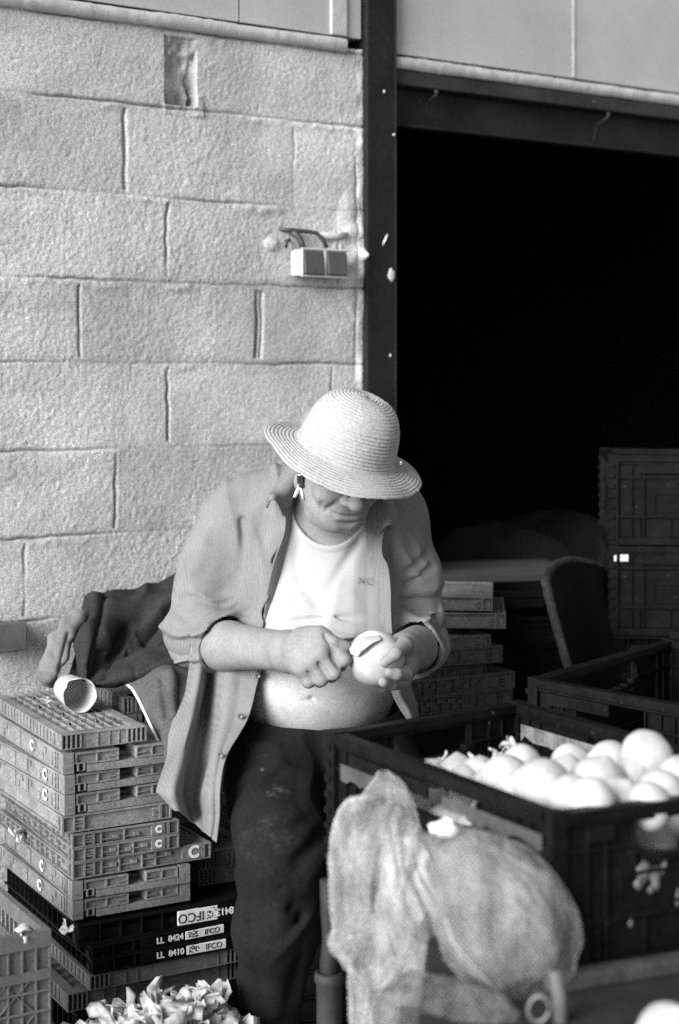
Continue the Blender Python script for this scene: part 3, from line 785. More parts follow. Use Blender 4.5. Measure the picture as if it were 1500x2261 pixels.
# ------------------------------------------------------------------ implicit-surface helpers
class Grid:
    def __init__(s, lo, hi, h):
        s.lo = np.array(lo, float); s.h = h
        s.n = np.ceil((np.array(hi)-s.lo)/h).astype(int)+1
        s.F = np.full(s.n, .2, np.float32)
    def sl(s, lo, hi):
        a = np.clip(np.floor((np.array(lo)-s.lo)/s.h).astype(int), 0, s.n-1); b = np.clip(np.ceil((np.array(hi)-s.lo)/s.h).astype(int)+1, 1, s.n)
        b = np.maximum(b, a+1)
        ax = [(s.lo[i]+s.h*np.arange(a[i], b[i])).astype(np.float32) for i in range(3)]
        return (slice(a[0],b[0]), slice(a[1],b[1]), slice(a[2],b[2])), ax[0][:,None,None], ax[1][None,:,None], ax[2][None,None,:]
    def full(s): return s.sl(s.lo, s.lo+s.n*s.h)
    def uni(s, d, S, k):
        f = s.F[S]
        if k > 0:
            hh = np.clip(k-np.abs(f-d), 0, None)/k
            s.F[S] = np.minimum(f, d)-hh*hh*k*.25
        else: s.F[S] = np.minimum(f, d)
    def sub(s, d, S, k):
        f = s.F[S]; d = -d
        if k > 0:
            hh = np.clip(k-np.abs(f-d), 0, None)/k
            s.F[S] = np.maximum(f, d)+hh*hh*k*.25
        else: s.F[S] = np.maximum(f, d)
    def ell(s, c, r, k=.02, R=None, sub=False, pad=.06):
        c = np.array(c, float); r = np.array(r, float)
        e = r if R is None else np.full(3, r.max())
        S, X, Y, Z = s.sl(c-e-pad, c+e+pad)
        x, y, z = X-c[0], Y-c[1], Z-c[2]
        if R is not None: x, y, z = (R[i][0]*x+R[i][1]*y+R[i][2]*z for i in range(3))
        k0 = np.sqrt((x/r[0])**2+(y/r[1])**2+(z/r[2])**2)+1e-6
        k1 = np.sqrt((x/r[0]**2)**2+(y/r[1]**2)**2+(z/r[2]**2)**2)+1e-6
        d = (k0*(k0-1)/k1).astype(np.float32)
        (s.sub if sub else s.uni)(d, S, k)
    def cap(s, a, b, ra, rb=None, k=.02, sub=False, pad=.06):
        rb = ra if rb is None else rb
        a = np.array(a, float); b = np.array(b, float); m = max(ra, rb)+pad
        S, X, Y, Z = s.sl(np.minimum(a, b)-m, np.maximum(a, b)+m)
        d = seg(X, Y, Z, a, b, ra, rb)
        (s.sub if sub else s.uni)(d, S, k)
    def chain(s, pts, rs, k=.004, sub=False):
        for i in range(len(pts)-1): s.cap(pts[i], pts[i+1], rs[i], rs[i+1], k if i == 0 else .004, sub)
    def groove(s, a, b, w, depth, bow=None):
        """a crease pressed into (depth>0) or raised from (depth<0) the surface along a-b"""
        pts = [np.array(a, float), np.array(b, float)]
        if bow is not None:
            t = np.linspace(0, 1, 7)[:,None]; pts = list((1-t)*pts[0]+t*pts[1]+4*t*(1-t)*np.array(bow))
        m = w*3
        P = np.array(pts); S, X, Y, Z = s.sl(P.min(0)-m, P.max(0)+m)
        D = None
        for i in range(len(pts)-1):
            d = seg(X, Y, Z, pts[i], pts[i+1], 0, 0); D = d if D is None else np.minimum(D, d)
        s.F[S] += (depth*np.exp(-(D/w)**2)).astype(np.float32)
    def groove_on(s, pts, dr, w, depth, taper=True):
        """crease along pts dropped onto the surface along direction dr"""
        out = []
        for p in pts:
            p = np.array(p, float)
            for k in range(160):
                i = np.clip(np.round((p-s.lo)/s.h).astype(int), 0, s.n-1)
                if s.F[tuple(i)] < 0: break
                p = p+dr*.001
            out.append(p)
        out = cr(np.array(out), 16); P = out; m = w*3
        S, X, Y, Z = s.sl(P.min(0)-m, P.max(0)+m); D = None; A = None
        for i in range(15):
            d = seg(X, Y, Z, P[i], P[i+1], 0, 0)
            a = depth*((math.sin(math.pi*(i+.7)/15.4))**.6 if taper else 1)*np.exp(-(d/w)**2)
            A = a if A is None else np.maximum(A, a)
        s.F[S] += A.astype(np.float32)
    def copy(s):
        g = Grid.__new__(Grid); g.lo, g.h, g.n, g.F = s.lo, s.h, s.n, s.F.copy(); return g
    def mesh(s): return surface_nets(s.F, s.lo, s.h)
def seg(X, Y, Z, a, b, ra, rb):
    ab = b-a; L2 = float(ab@ab)+1e-12
    x, y, z = X-a[0], Y-a[1], Z-a[2]
    t = np.clip((x*ab[0]+y*ab[1]+z*ab[2])/L2, 0, 1)
    return (np.sqrt((x-t*ab[0])**2+(y-t*ab[1])**2+(z-t*ab[2])**2)-(ra+(rb-ra)*t)).astype(np.float32)
def surface_nets(F, lo, h):
    F = F.copy()
    for ax in range(3):
        sl = [slice(None)]*3; sl[ax] = 0; F[tuple(sl)] = np.maximum(F[tuple(sl)], h*.5); sl[ax] = -1; F[tuple(sl)] = np.maximum(F[tuple(sl)], h*.5)
    s = F < 0
    nx, ny, nz = F.shape
    cnt = np.zeros((nx-1, ny-1, nz-1), np.int8)
    offs = [(i, j, k) for i in (0,1) for j in (0,1) for k in (0,1)]
    for i, j, k in offs: cnt += s[i:nx-1+i, j:ny-1+j, k:nz-1+k]
    act = (cnt > 0) & (cnt < 8); I = np.argwhere(act)
    idx = np.full(cnt.shape, -1, np.int32); idx[act] = np.arange(len(I))
    val = np.stack([F[I[:,0]+i, I[:,1]+j, I[:,2]+k] for i, j, k in offs], 1)
    pos = np.zeros((len(I), 3)); c = np.zeros(len(I))
    for a in range(8):
        for b in range(a+1, 8):
            oa, ob = np.array(offs[a]), np.array(offs[b])
            if np.abs(oa-ob).sum() != 1: continue
            va, vb = val[:,a], val[:,b]; m = (va < 0) != (vb < 0)
            t = np.where(m, va/np.where(m, va-vb, 1), 0)
            pos += np.where(m[:,None], oa+t[:,None]*(ob-oa), 0); c += m
    V = (I+pos/c[:,None])*h+lo
    Qd = []
    for ax in range(3):
        o1, o2 = [(1,2),(2,0),(0,1)][ax]
        sa = [slice(None)]*3; sb = [slice(None)]*3; sa[ax] = slice(0,-1); sb[ax] = slice(1,None)
        d = s[tuple(sa)].astype(np.int8)-s[tuple(sb)].astype(np.int8)
        E = np.argwhere(d != 0)
        m = np.ones(len(E), bool)
        for o in (o1, o2): m &= (E[:,o] > 0) & (E[:,o] < F.shape[o]-1)
        E = E[m]; sg = d[tuple(E.T)]
        def ci(a, b):
            e = E.copy(); e[:,o1] -= a; e[:,o2] -= b; return idx[tuple(e.T)]
        q = np.stack([ci(1,1), ci(0,1), ci(0,0), ci(1,0)], 1)
        q[sg < 0] = q[sg < 0][:, ::-1]
        Qd.append(q)
    return V, np.concatenate(Qd)
# ------------------------------------------------------------------ materials for the man
M_skin = mat('weathered_skin', .25, .62, .12, 30, .12, 190, .22, 150, .0025, spec=.22, attr='tone')
M_tee = mat('white_cotton', .41, .9, .03, 20, .05, 300, .2, 380, .001, spec=.2)
M_shirt = mat('faded_corduroy', .195, .95, .14, 9, .12, 260, .3, 300, .001, spec=.15, wave=((1, .35, 0), .0048, .07))
M_trous = mat('black_work_trousers', .0085, .9, .35, 9, .35, 160, .4, 300, .001, spec=.2, spots=[(140,.76,.08)], attr='tone')
M_straw = mat('pale_straw', .40, .8, .10, 40, .20, 260, .5, 260, .002, spec=.2)
M_hair = mat('grey_hair', .25, .7, .3, 200)
M_shoe = mat('black_leather', .03, .5, .3, 30)
# ------------------------------------------------------------------ body
LO = Q(300, 1700, 3.4); LO = np.array([-.44, 2.98, .57]); HI = np.array([.30, 3.72, 1.42])
B = Grid(LO, HI, .0026)
def trunk(g, e=0.0, low=True):
    """torso volumes, inflated by e"""
    g.ell(Q(712,1245,3.475), np.array([.178,.115,.20])+e, .04)
    g.ell(Q(706,1390,3.445), np.array([.172,.135,.15])+e, .05)
    g.ell(Q(703,1505,3.425), np.array([.168,.162,.125])+e, .05)
    g.cap(Q(548,1140,3.51), Q(858,1158,3.49), .060+e, .056+e, .06)
    g.cap(Q(600,1110,3.50), Q(735,1120,3.46), .05+e, .06+e, .05)
    g.cap(Q(735,1120,3.46), Q(850,1125,3.49), .06+e, .05+e, .05)
    if low: g.ell(Q(700,1625,3.47), np.array([.165,.14,.12])+e, .05)
trunk(B)
HC = Q(750, 1016, 3.28)
UU = np.array([.24, -.42, .87]); UU /= np.linalg.norm(UU)
FF = np.array([.36, -.82, -.44]); FF -= UU*(FF@UU); FF /= np.linalg.norm(FF)
LL = np.cross(UU, FF)
def hp(l, f, u): return HC+LL*l+FF*f+UU*u
HR = [LL, FF, UU]
# neck
B.cap(Q(733,1192,3.475), HC-UU*.06-FF*.035, .062, .058, .035)
B.ell(hp(-.012,.024,-.108), (.045,.04,.026), .03, HR)      # double chin
# head
B.ell(hp(0,-.018,.04), (.077,.098,.092), .02, HR)
B.ell(hp(0,.022,-.03), (.064,.072,.075), .03, HR)
for s in (-1, 1):
    B.cap(hp(s*.056,-.005,-.055), hp(s*.024,.066,-.092), .024, .022, .03)
    B.ell(hp(s*.037,.066,-.032), (.030,.028,.028), .02, HR)        # cheek
    B.ell(hp(s*.034,.062,-.078), (.020,.020,.022), .02, HR)        # jowl
    B.cap(hp(s*.012,.093,.022), hp(s*.045,.080,.020), .010, .009, .015)
B.cap(hp(-.011,.077,-.095), hp(.011,.077,-.095), .0205, .0205, .022)
for s in (-1, 1): B.ell(hp(s*.032,.092,.002), (.019,.014,.012), .012, HR, sub=True)
for s in (-1, 1): B.ell(hp(s*.032,.080,.001), (.014,.012,.011), .006, HR)
for s in (-1, 1): B.groove(hp(s*.020,.093,.000), hp(s*.044,.084,.000), .0025, .002, bow=FF*.004)   # closed lids
B.cap(hp(0,.088,.018), hp(0,.117,-.026), .0095, .0135, .010)
B.ell(hp(0,.118,-.031), (.0165,.016,.0135), .007, HR)
for s in (-1, 1): B.ell(hp(s*.0175,.104,-.032), (.0095,.0125,.0095), .005, HR)
for s in (-1, 1): B.ell(hp(s*.0075,.112,-.0435), (.004,.006,.004), .003, HR, sub=True)
B.ell(hp(0,.083,-.060), (.032,.017,.022), .018, HR)                # muzzle
B.cap(hp(-.020,.091,-.0605), hp(.020,.091,-.0605), .0055, .0055, .010)
B.cap(hp(-.016,.093,-.0735), hp(.016,.093,-.0735), .0065, .0065, .010)
for s in (-1, 1): B.ell(hp(s*.046,.072,-.036), (.017,.015,.018), .014, HR)
def on(pts, w_, d_, taper=True): B.groove_on([hp(l, .17, u) for l, u in pts], -FF, w_, d_, taper)
on([(-.037,-.063),(-.030,-.0655),(-.015,-.068),(0,-.0672),(.015,-.068),(.030,-.0655),(.036,-.063)], .0030, .0080)
for s in (-1, 1):
    on([(s*.019,-.020),(s*.028,-.030),(s*.037,-.044),(s*.043,-.058),(s*.044,-.068)], .0046, .0060)
    on([(s*.058,-.045),(s*.054,-.065),(s*.048,-.084)], .0045, .0035)
    on([(s*.016,-.006),(s*.030,-.014),(s*.046,-.011)], .0045, .0022)
on([(-.020,-.084),(0,-.0870),(.020,-.084)], .0045, .0050)
on([(0,-.046),(0,-.056)], .003, .0018)
# crease between chin and neck
B.groove(hp(-.066,.0,-.080), hp(.040,.062,-.122), .006, .007, bow=-UU*.018+FF*.018)
B.groove(hp(-.062,.0,-.105), hp(.020,.060,-.145), .005, .005, bow=-UU*.016+FF*.016)
for s in (-1, 1):
    B.ell(hp(s*.078,-.012,-.008), (.010,.020,.032), .006, HR)
    B.ell(hp(s*.086,-.006,-.004), (.006,.011,.018), .004, HR, sub=True)
# right arm (on the viewer's left)
RS, RE, RW = Q(492,1145,3.50), Q(427,1420,3.43), Q(640,1438,3.16)
B.cap(RS, RE, .050, .048, .04)
mid = RE*.62+RW*.38
B.cap(RE, mid, .050, .0485, .02); B.cap(mid, RW, .0485, .036, .02)
def fist(g):
    MCPp = [Q(724,1418,3.085), Q(708,1441,3.070), Q(688,1461,3.072), Q(668,1474,3.085)]
    PIPp = [Q(760,1456,3.070), Q(739,1487,3.062), Q(711,1501,3.066), Q(682,1506,3.080)]
    DIPp = [Q(752,1470,3.105), Q(733,1494,3.100), Q(706,1505,3.104), Q(680,1508,3.110)]
    TIPp = [Q(728,1462,3.118), Q(710,1480,3.118), Q(690,1492,3.118), Q(668,1496,3.118)]
    for i in range(4): g.cap(RW, MCPp[i], .030, .0165, .02)
    g.ell(Q(676,1440,3.105), (.042,.030,.040), .02)
    rr = [(.0150,.0128,.0110,.0095), (.0148,.0126,.0110,.0095), (.0140,.0120,.0105,.0092), (.0125,.0108,.0095,.0085)]
    for i in range(4): g.chain([MCPp[i], PIPp[i], DIPp[i], TIPp[i]], rr[i], .010)
    # thumb along the top, pressing on the back of the blade
    g.chain([Q(668,1412,3.125), Q(705,1402,3.085), Q(735,1418,3.075), Q(766,1427,3.080)], (.024,.0165,.0125,.0098), .018)
    for i in range(3): g.groove((MCPp[i]+MCPp[i+1])/2+np.array([0,-.012,0]), (PIPp[i]+PIPp[i+1])/2+np.array([0,-.010,0]), .0036, .0075)
    for i in range(4): g.ell(MCPp[i]+np.array([-.001,-.008,.001]), (.012,.008,.010), .010)
    g.groove(Q(716,1404,3.07), Q(742,1440,3.06), .004, .005)
fist(B)
for a_, b_ in (((655,1425),(712,1432)),((660,1440),(698,1452)),((648,1452),(680,1466))): B.groove(Q(*a_,3.082), Q(*b_,3.066), .0030, -.0022, np.array([0,0,.003]))   # tendons and veins
# left arm (on the viewer's right)
LS, LE, LW = Q(878,1165,3.48), Q(938,1425,3.46), Q(893,1440,3.185)
B.cap(LS, LE, .050, .046, .04); B.cap(LE, LW, .050, .039, .03)
B.ell(Q(890,1448,3.135), (.030,.036,.040), .025)
B.chain([Q(905,1425,3.15), Q(893,1424,3.075), Q(874,1444,3.034), Q(850,1463,3.026)], (.022,.0150,.0125,.0100), .018)      # thumb over the onion
B.chain([Q(902,1468,3.13), Q(897,1490,3.070), Q(876,1488,3.036), Q(860,1484,3.030)], (.018,.0130,.0112,.0095), .014)
B.chain([Q(900,1474,3.15), Q(892,1505,3.115), Q(866,1512,3.075), Q(846,1506,3.050)], (.017,.0128,.0108,.0092), .012)
B.chain([Q(894,1470,3.18), Q(878,1508,3.180), Q(846,1515,3.160), Q(825,1503,3.135)], (.017,.0126,.0106,.0090), .012)
B.chain([Q(890,1450,3.19), Q(862,1478,3.215), Q(835,1490,3.205), Q(815,1478,3.18)], (.016,.0122,.0104,.0090), .012)
# navel, belly crease, chest
B.ell(Q(689,1543,3.258), (.007,.012,.005), .008, sub=True)
B.groove(Q(672,1546,3.265), Q(706,1549,3.265), .005, .0015)
S_, X_, Y_, Z_ = B.full()
B.F += (.0016*noise3(X_*22, Y_*22, Z_*22, 71)).astype(np.float32)
V, qd = B.mesh()
root = np.array(Q(690, 1640, 3.40)); root[2] = .0
Tk = Grid(LO, HI, .006); trunk(Tk); ii = np.clip(np.round((V-LO)/.006).astype(int), 0, np.array(Tk.F.shape)-1)
dv = Tk.F[ii[:,0], ii[:,1], ii[:,2]]
ppy = HZ-(V[:,2]-CAM_H)/V[:,1]*F_PX
tone = 1+.75*np.clip((.016-np.abs(dv))/.010, 0, 1)*np.clip((ppy-1290)/60, 0, 1)      # untanned belly
body = np_obj('person', V-root, qd, M_skin, smooth=True)
at_ = body.data.attributes.new('tone', 'FLOAT', 'POINT'); at_.data.foreach_set('value', tone.astype(np.float32)); body.location = root
tag(body, 'seated man in a straw hat and open shirt peeling an onion over black crates', 'person')
def child(name, V, qd, m): return np_obj(name, np.asarray(V)-root, qd, m, body, True)
def PXY(X, Y, Z): return X/Y*F_PX+CX, HZ-(Z-CAM_H)/Y*F_PX      # where a point sits in the photo (for cutting hems)
def ramp(y, ys, xs): return np.interp(y, ys, xs).astype(np.float32)
# ------------------------------------------------------------------ t-shirt
T = Grid(LO, HI, .0032); trunk(T, .009, False)
S_, X, Y, Z = T.full()
Xb, Yb, Zb = X+0*Y+0*Z, Y+0*X+0*Z, Z+0*X+0*Y
PX, PY = PXY(Xb, Yb, Zb)
front = np.clip((3.5-Yb)/.08, 0, 1)
fold = .0032*noise3(Xb*9+Zb*3, Yb*4, Zb*7-Xb*3, 81)+.0022*noise3(Xb*20+Zb*5, Yb*9, Zb*14, 82)
fold -= .0055*(1-np.minimum(np.abs(noise3(Xb*11+Zb*3, Yb*4, Zb*4-Xb*5, 85))*2.6, 1))
fold -= .0045*np.clip((PY-1330)/60, 0, 1)*(1-np.minimum(np.abs(noise3(Xb*5, Yb*4, Zb*30+Xb*6, 86))*2.4, 1))
fold = np.where(fold < 0, fold*np.clip((PX-612)/40, 0, 1)*np.clip((812-PX)/30, 0, 1), fold)
T.F += (fold*front).astype(np.float32)
hemy = ramp(PX, [560,640,760,860], [1394,1400,1412,1398])
T.F -= (.008*np.clip((PY-1310)/90, 0, 1)*front).astype(np.float32)      # stands off the belly at the hem
def tg(a, b, w_, d, bow=None): T.groove(Q(*a), Q(*b), w_, d, bow)
tg((800,1180,3.37),(760,1330,3.30), .010, .006, np.array([-.01,0,0])); tg((790,1200,3.37),(725,1300,3.32), .009, .005)
tg((660,1200,3.37),(700,1330,3.32), .012, .005, np.array([-.02,0,0])); tg((612,1378,3.30),(840,1366,3.31), .007, .007, np.array([0,0,.006]))
tg((620,1352,3.30),(800,1372,3.29), .010, -.005); tg((760,1392,3.28),(838,1376,3.31), .006, .006); tg((680,1398,3.28),(770,1395,3.28), .006, .005)
tg((770,1302,3.31),(840,1296,3.34), .007, .0045, np.array([0,0,.006])); tg((640,1290,3.33),(720,1345,3.29), .012, .004)
nk = np.sqrt(((PX-729)/86)**2+((PY-1096)/108)**2)      # round neckline
fr_ = Yb < 3.50
T.F = np.where(fr_ & (np.abs(nk-1.07) < .07), T.F-.0028*np.clip(1-np.abs(nk-1.07)/.07, 0, 1)**.5, T.F)
T.F = np.maximum(T.F, np.where(fr_, (1-nk)*.09, -1)).astype(np.float32)
T.F = np.maximum(T.F, ((PY-hemy)/1059)).astype(np.float32)
T.F = np.maximum(T.F, (HZ+225-PY)/1059).astype(np.float32)
V, qd = T.mesh(); tee = child('t_shirt', V, qd, M_tee)
# embroidered initials
M_thread = mat('grey_thread', .16, .8)
ip = Q(806, 1281, 3.318)
# ------------------------------------------------------------------ shirt
Sl = Grid(LO, HI, .0032); Sg = Grid(LO, HI, .0032); trunk(Sg, .019)
Sl.cap(Q(508,1146,3.50), Q(470,1260,3.475), .064, .066, .05)
Sl.cap(Q(470,1260,3.475), Q(436,1395,3.43), .066, .068, .05)
Sl.cap(Q(436,1395,3.43), Q(545,1432,3.28), .067, .059, .03)
Sl.cap(Q(868,1166,3.49), Q(902,1280,3.48), .055, .060, .05)
Sl.cap(Q(902,1280,3.48), Q(922,1395,3.47), .062, .058, .05)
Sl.cap(Q(922,1395,3.47), Q(912,1438,3.33), .060, .059, .03)
RCn = (RW-RE)/np.linalg.norm(RW-RE); RCn = RCn+np.array([0,0,-.42]); RCn /= np.linalg.norm(RCn)
RCc = Q(488,1418,3.34)
LCn = (LW-LE)/np.linalg.norm(LW-LE); LCn = LCn+np.array([-.18,0,.0]); LCn /= np.linalg.norm(LCn)
LCc = Q(914,1440,3.350)
S_, X, Y, Z = Sl.full()
tr0, sl0 = Sg.F.copy(), Sl.F.copy()          # trunk cloth, uncut sleeves
for c, n, xs_ in ((RCc, RCn, slice(0, int((Q(640,0,3.3)[0]-LO[0])/.0032))), (LCc, LCn, slice(int((Q(800,0,3.4)[0]-LO[0])/.0032), None))):
    ax = ((X-c[0])*n[0]+(Y-c[1])*n[1]+(Z-c[2])*n[2]).astype(np.float32)
    lim = seg(X, Y, Z, np.array(c)-np.array(n)*.02, np.array(c)+np.array(n)*.16, .098, .098)
    ax = np.where(lim < 0, ax, -1)
    Sl.F[xs_] = np.maximum(Sl.F, ax)[xs_]
Sg.uni(Sl.F, S_, .045)
f_before = Sg.F.copy()
S_, X, Y, Z = Sg.full()
fold = .0050*noise3(Xb*8+Zb*2, Yb*6, Zb*6+Xb*4, 91)+.0030*noise3(Xb*19-Zb*6, Yb*14, Zb*13, 92)
armx = np.abs(Xb-Q(700,0,3.4)[0])
elb = np.clip((PY-1230)/140, 0, 1)*np.clip((armx-.15)/.05, 0, 1)
def ridge(n): return 1-np.minimum(np.abs(n)*2.2, 1)
fold -= elb*.0120*(ridge(noise3(Xb*9+Zb*16, Yb*8, Zb*24-Xb*12, 93))-.4)
fold -= (1-elb)*.0085*(ridge(noise3(Xb*17+Zb*4, Yb*7, Zb*5+Xb*3, 94))-.4)
Sg.F += fold.astype(np.float32)
def sg(a, b, w_, d, bow=None): Sg.groove(Q(*a), Q(*b), w_, d, bow)
# folds: inside of the elbow, sleeve, shoulder
sg((380,1345,3.37),(520,1335,3.33), .008, .010, np.array([0,0,.012])); 
pass; sg((400,1330,3.37),(505,1322,3.34), .012, -.007)
sg((520,1330,3.35),(470,1368,3.31), .008, .009); sg((440,1465,3.36),(452,1420,3.31), .006, .008); sg((425,1450,3.35),(438,1412,3.31), .005, .005)
sg((538,1150,3.42),(508,1330,3.36), .010, .013, np.array([.012,0,0])); sg((560,1130,3.42),(535,1280,3.36), .014, -.006)
sg((470,1100,3.43),(430,1260,3.40), .016, -.005); sg((590,1130,3.40),(560,1340,3.34), .014, .006); sg((575,1200,3.38),(575,1380,3.32), .012, -.005)
sg((892,1165,3.43),(880,1330,3.40), .009, .012); sg((905,1260,3.40),(960,1210,3.44), .009, .009); sg((900,1290,3.40),(958,1250,3.43), .008, .008)
sg((900,1180,3.43),(940,1240,3.42), .012, -.007); sg((895,1330,3.40),(965,1345,3.43), .008, .008, np.array([0,0,.006])); sg((900,1360,3.40),(972,1372,3.42), .007, .008, np.array([0,0,.010]))
sg((890,1310,3.40),(960,1300,3.43), .010, -.006); sg((850,1160,3.40),(868,1330,3.36), .010, .006)
# rolled cuffs
def cuff(c, n, r, wd, depth=.006):
    n = np.array(n, float)/np.linalg.norm(n); c = np.array(c)
    Sx, X, Y, Z = Sg.sl(c-.1, c+.1)
    ax = (X-c[0])*n[0]+(Y-c[1])*n[1]+(Z-c[2])*n[2]
    rad = np.sqrt(np.maximum((X-c[0])**2+(Y-c[1])**2+(Z-c[2])**2-ax**2, 0))
    near = np.clip((.1-rad)/.02, 0, 1)
    Sg.F[Sx] -= (depth*np.exp(-((ax+wd*.5)/(wd*.5))**4)*near).astype(np.float32)
    Sg.F[Sx] += (.006*np.exp(-((ax+wd*1.12)/.005)**2)*near).astype(np.float32)
cuff(RCc, RCn, .062, .030)
cuff(LCc, LCn, .06, .026)
dl = Sg.F-f_before                           # folds and creases
Cl = Grid(LO, HI, .0032); trunk(Cl, .0125)
for a_, b_ in ((RS, RE), (LS, LE)): Cl.cap(a_, b_, .054, .053, .04)
outer = np.minimum(Sg.F, Cl.F)
trk = np.minimum(tr0+dl, Cl.F)
cav = np.minimum(trk+.0085, np.maximum(np.minimum(sl0+dl, Cl.F)+.0085, -trk))
Sg.F = np.maximum(outer, -cav)
# openings
xl = ramp(PY, [1000,1100,1190,1240,1300,1390,1480,1590,1700], [640,640,628,606,592,582,572,545,520])
xr = ramp(PY, [1000,1100,1150,1250,1300,1390,1480,1560,1700], [800,806,815,838,846,853,862,880,900])
wob = 5*np.sin(PY*.045)+3*np.sin(PY*.11+1)
opn = np.maximum(np.maximum((xl+wob-PX), (PX-xr-wob*.6))/1059, Yb-3.46)
Sg.F = np.maximum(Sg.F, -opn)
nkd = seg(Xb, Yb, Zb, Q(725,1185,3.45), HC+UU*.05, .088, .10)
Sg.F = np.maximum(Sg.F, -nkd)
Sg.F = np.maximum(Sg.F, ((PY-1640)/1059))
V, qd = Sg.mesh(); shirt = child('shirt', V, qd, M_shirt)
def sh(name, rows, n, m_, thick, m=M_shirt, parent=None, wr=0, seed=0, fr=14):
    G = sheet_grid(rows, n, m_)
    if wr:
        N = grid_normals(G); nn = noise3(G[...,0]*fr, G[...,1]*fr, G[...,2]*fr*.5, seed); G = G+N*(wr*nn)[...,None]
    q = MB(); q.grid(G-root); o = q.build(name, m, parent or shirt, True, solid=thick)
    return o, G
# tail of the shirt hanging over the thigh, with a deep fold
rowsT = []
prof = {1425:[425,445,462,474,500,540,590], 1490:[418,440,456,470,498,535,574], 1585:[388,424,442,462,490,522,549],
        1670:[366,402,428,454,474,490,503], 1740:[347,384,412,440,462,478,489], 1800:[348,390,420,444,462,478,487], 1862:[352,395,425,446,460,470,480]}
bend = [.03,0,.085,.075,-.005,-.012,-.020]
yoff = {1740:[0,4,10,12,8,2,0], 1800:[-50,-20,-10,0,4,6,0], 1862:[-108,-70,-48,-30,-20,-10,-2]}
dbase = {1425:3.335,1490:3.315,1585:3.262,1670:3.18,1740:3.13,1800:3.125,1862:3.125}
for y in sorted(prof):
    f_ = .6 if y < 1450 else 1
    rowsT.append([(x, y+yoff.get(y, [0]*7)[j], dbase[y]+bend[j]*f_+(.02 if j == 0 else 0)) for j, x in enumerate(prof[y])])
tail, GT = sh('shirt_tail', rowsT, 90, 80, .003, wr=.007, seed=5, fr=18)
# inner facing of the left opening (darker: it turns away from the light)
rowsF = []
for y, a, b in ((1085,622,655),(1130,627,648),(1175,626,642),(1240,604,632),(1300,590,623),(1360,583,613),(1410,577,604),(1470,570,592)):
    rowsF.append([(a, y, 3.352-.00009*(y-1085)), ((a+b)/2, y, 3.366-.00009*(y-1085)), (b, y, 3.398-.00009*(y-1085))])
sh('placket', rowsF, 50, 10, .003, wr=.0025, seed=6)
# turned lapel on the viewer's right
rowsR = []
for y, a, b in ((1112,800,860),(1150,803,856),(1190,806,846),(1225,812,846),(1250,818,858),(1300,826,864),(1350,832,864),(1400,842,866)):
    rowsR.append([(a, y, 3.395-.00015*(y-1112)), ((a+b)/2, y, 3.368-.00015*(y-1112)), (b, y, 3.352-.00015*(y-1112))])
sh('lapel', rowsR, 50, 12, .003, wr=.0025, seed=7)
# collar: two leaves standing from the neck and curling over at the points
rowsC = [[(640,1018,3.40),(648,1026,3.36),(655,1040,3.345),(657,1052,3.352)],
         [(626,1040,3.395),(632,1050,3.345),(646,1066,3.335),(653,1078,3.350)],
         [(608,1070,3.385),(614,1078,3.330),(634,1090,3.325),(648,1100,3.352)],
         [(592,1096,3.372),(598,1090,3.318),(618,1094,3.312),(642,1118,3.350)],
         [(588,1112,3.350),(596,1096,3.305),(612,1098,3.304),(632,1128,3.345)],
         [(590,1122,3.335),(598,1106,3.298),(610,1108,3.302),(626,1140,3.342)]]
sh('collar', rowsC, 40, 30, .003, wr=.002, seed=8)
rowsD = [[(846,1075,3.42),(838,1078,3.38),(822,1090,3.368),(806,1104,3.385)],
         [(862,1096,3.41),(852,1098,3.36),(832,1108,3.352),(808,1128,3.382)],
         [(876,1130,3.395),(864,1128,3.342),(842,1132,3.338),(812,1152,3.378)],
         [(878,1156,3.375),(864,1150,3.328),(846,1154,3.330),(822,1178,3.374)],
         [(874,1166,3.360),(862,1160,3.322),(850,1166,3.326),(830,1196,3.370)]]
sh('collar', rowsD, 40, 30, .003, wr=.002, seed=9)
# back of the collar round the neck
nb = []
for k in range(13):
    a = math.radians(-20+k*220/12); cx_, cy_ = 745, 3.44
    nb.append([tuple(Q(750, 1070, 3.44)+np.array([.105*math.cos(a), .085*math.sin(a), z])) for z in (-.035, .0, .022)])
q = MB(); q.grid(np.array(nb)-root); q.build('collar_stand', M_shirt, shirt, True, solid=.004)
# loose shirt end on the viewer's right, below the hand
rowsE = [[(862,1490,3.33),(880,1488,3.32),(900,1486,3.36)],[(866,1530,3.30),(884,1528,3.28),(910,1524,3.34)],[(880,1560,3.27),(900,1562,3.25),(922,1556,3.31)],[(900,1590,3.26),(912,1592,3.25),(926,1588,3.28)]]
sh('shirt_tail', rowsE, 24, 18, .003, wr=.003, seed=10)
# buttons
M_btn = mat('dull_button', .14, .4)
for (px, py, d) in ((570,1491,3.286),(531,1580,3.236),(487,1666,3.152)):
    q = MB(); c = Q(px, py, d)-root
    prof = [(0.0001,-.003),(.0035,-.003),(.0045,-.0045),(.006,-.0042),(.0062,-.001),(.005,.001)]
    G = np.array([[(c[0]+r*math.cos(a)*.95, c[1]+y_, c[2]+r*math.sin(a)) for a in np.linspace(0, 2*math.pi, 17)] for r, y_ in prof]); q.grid(G)
    q.build('button', M_btn, shirt, True)
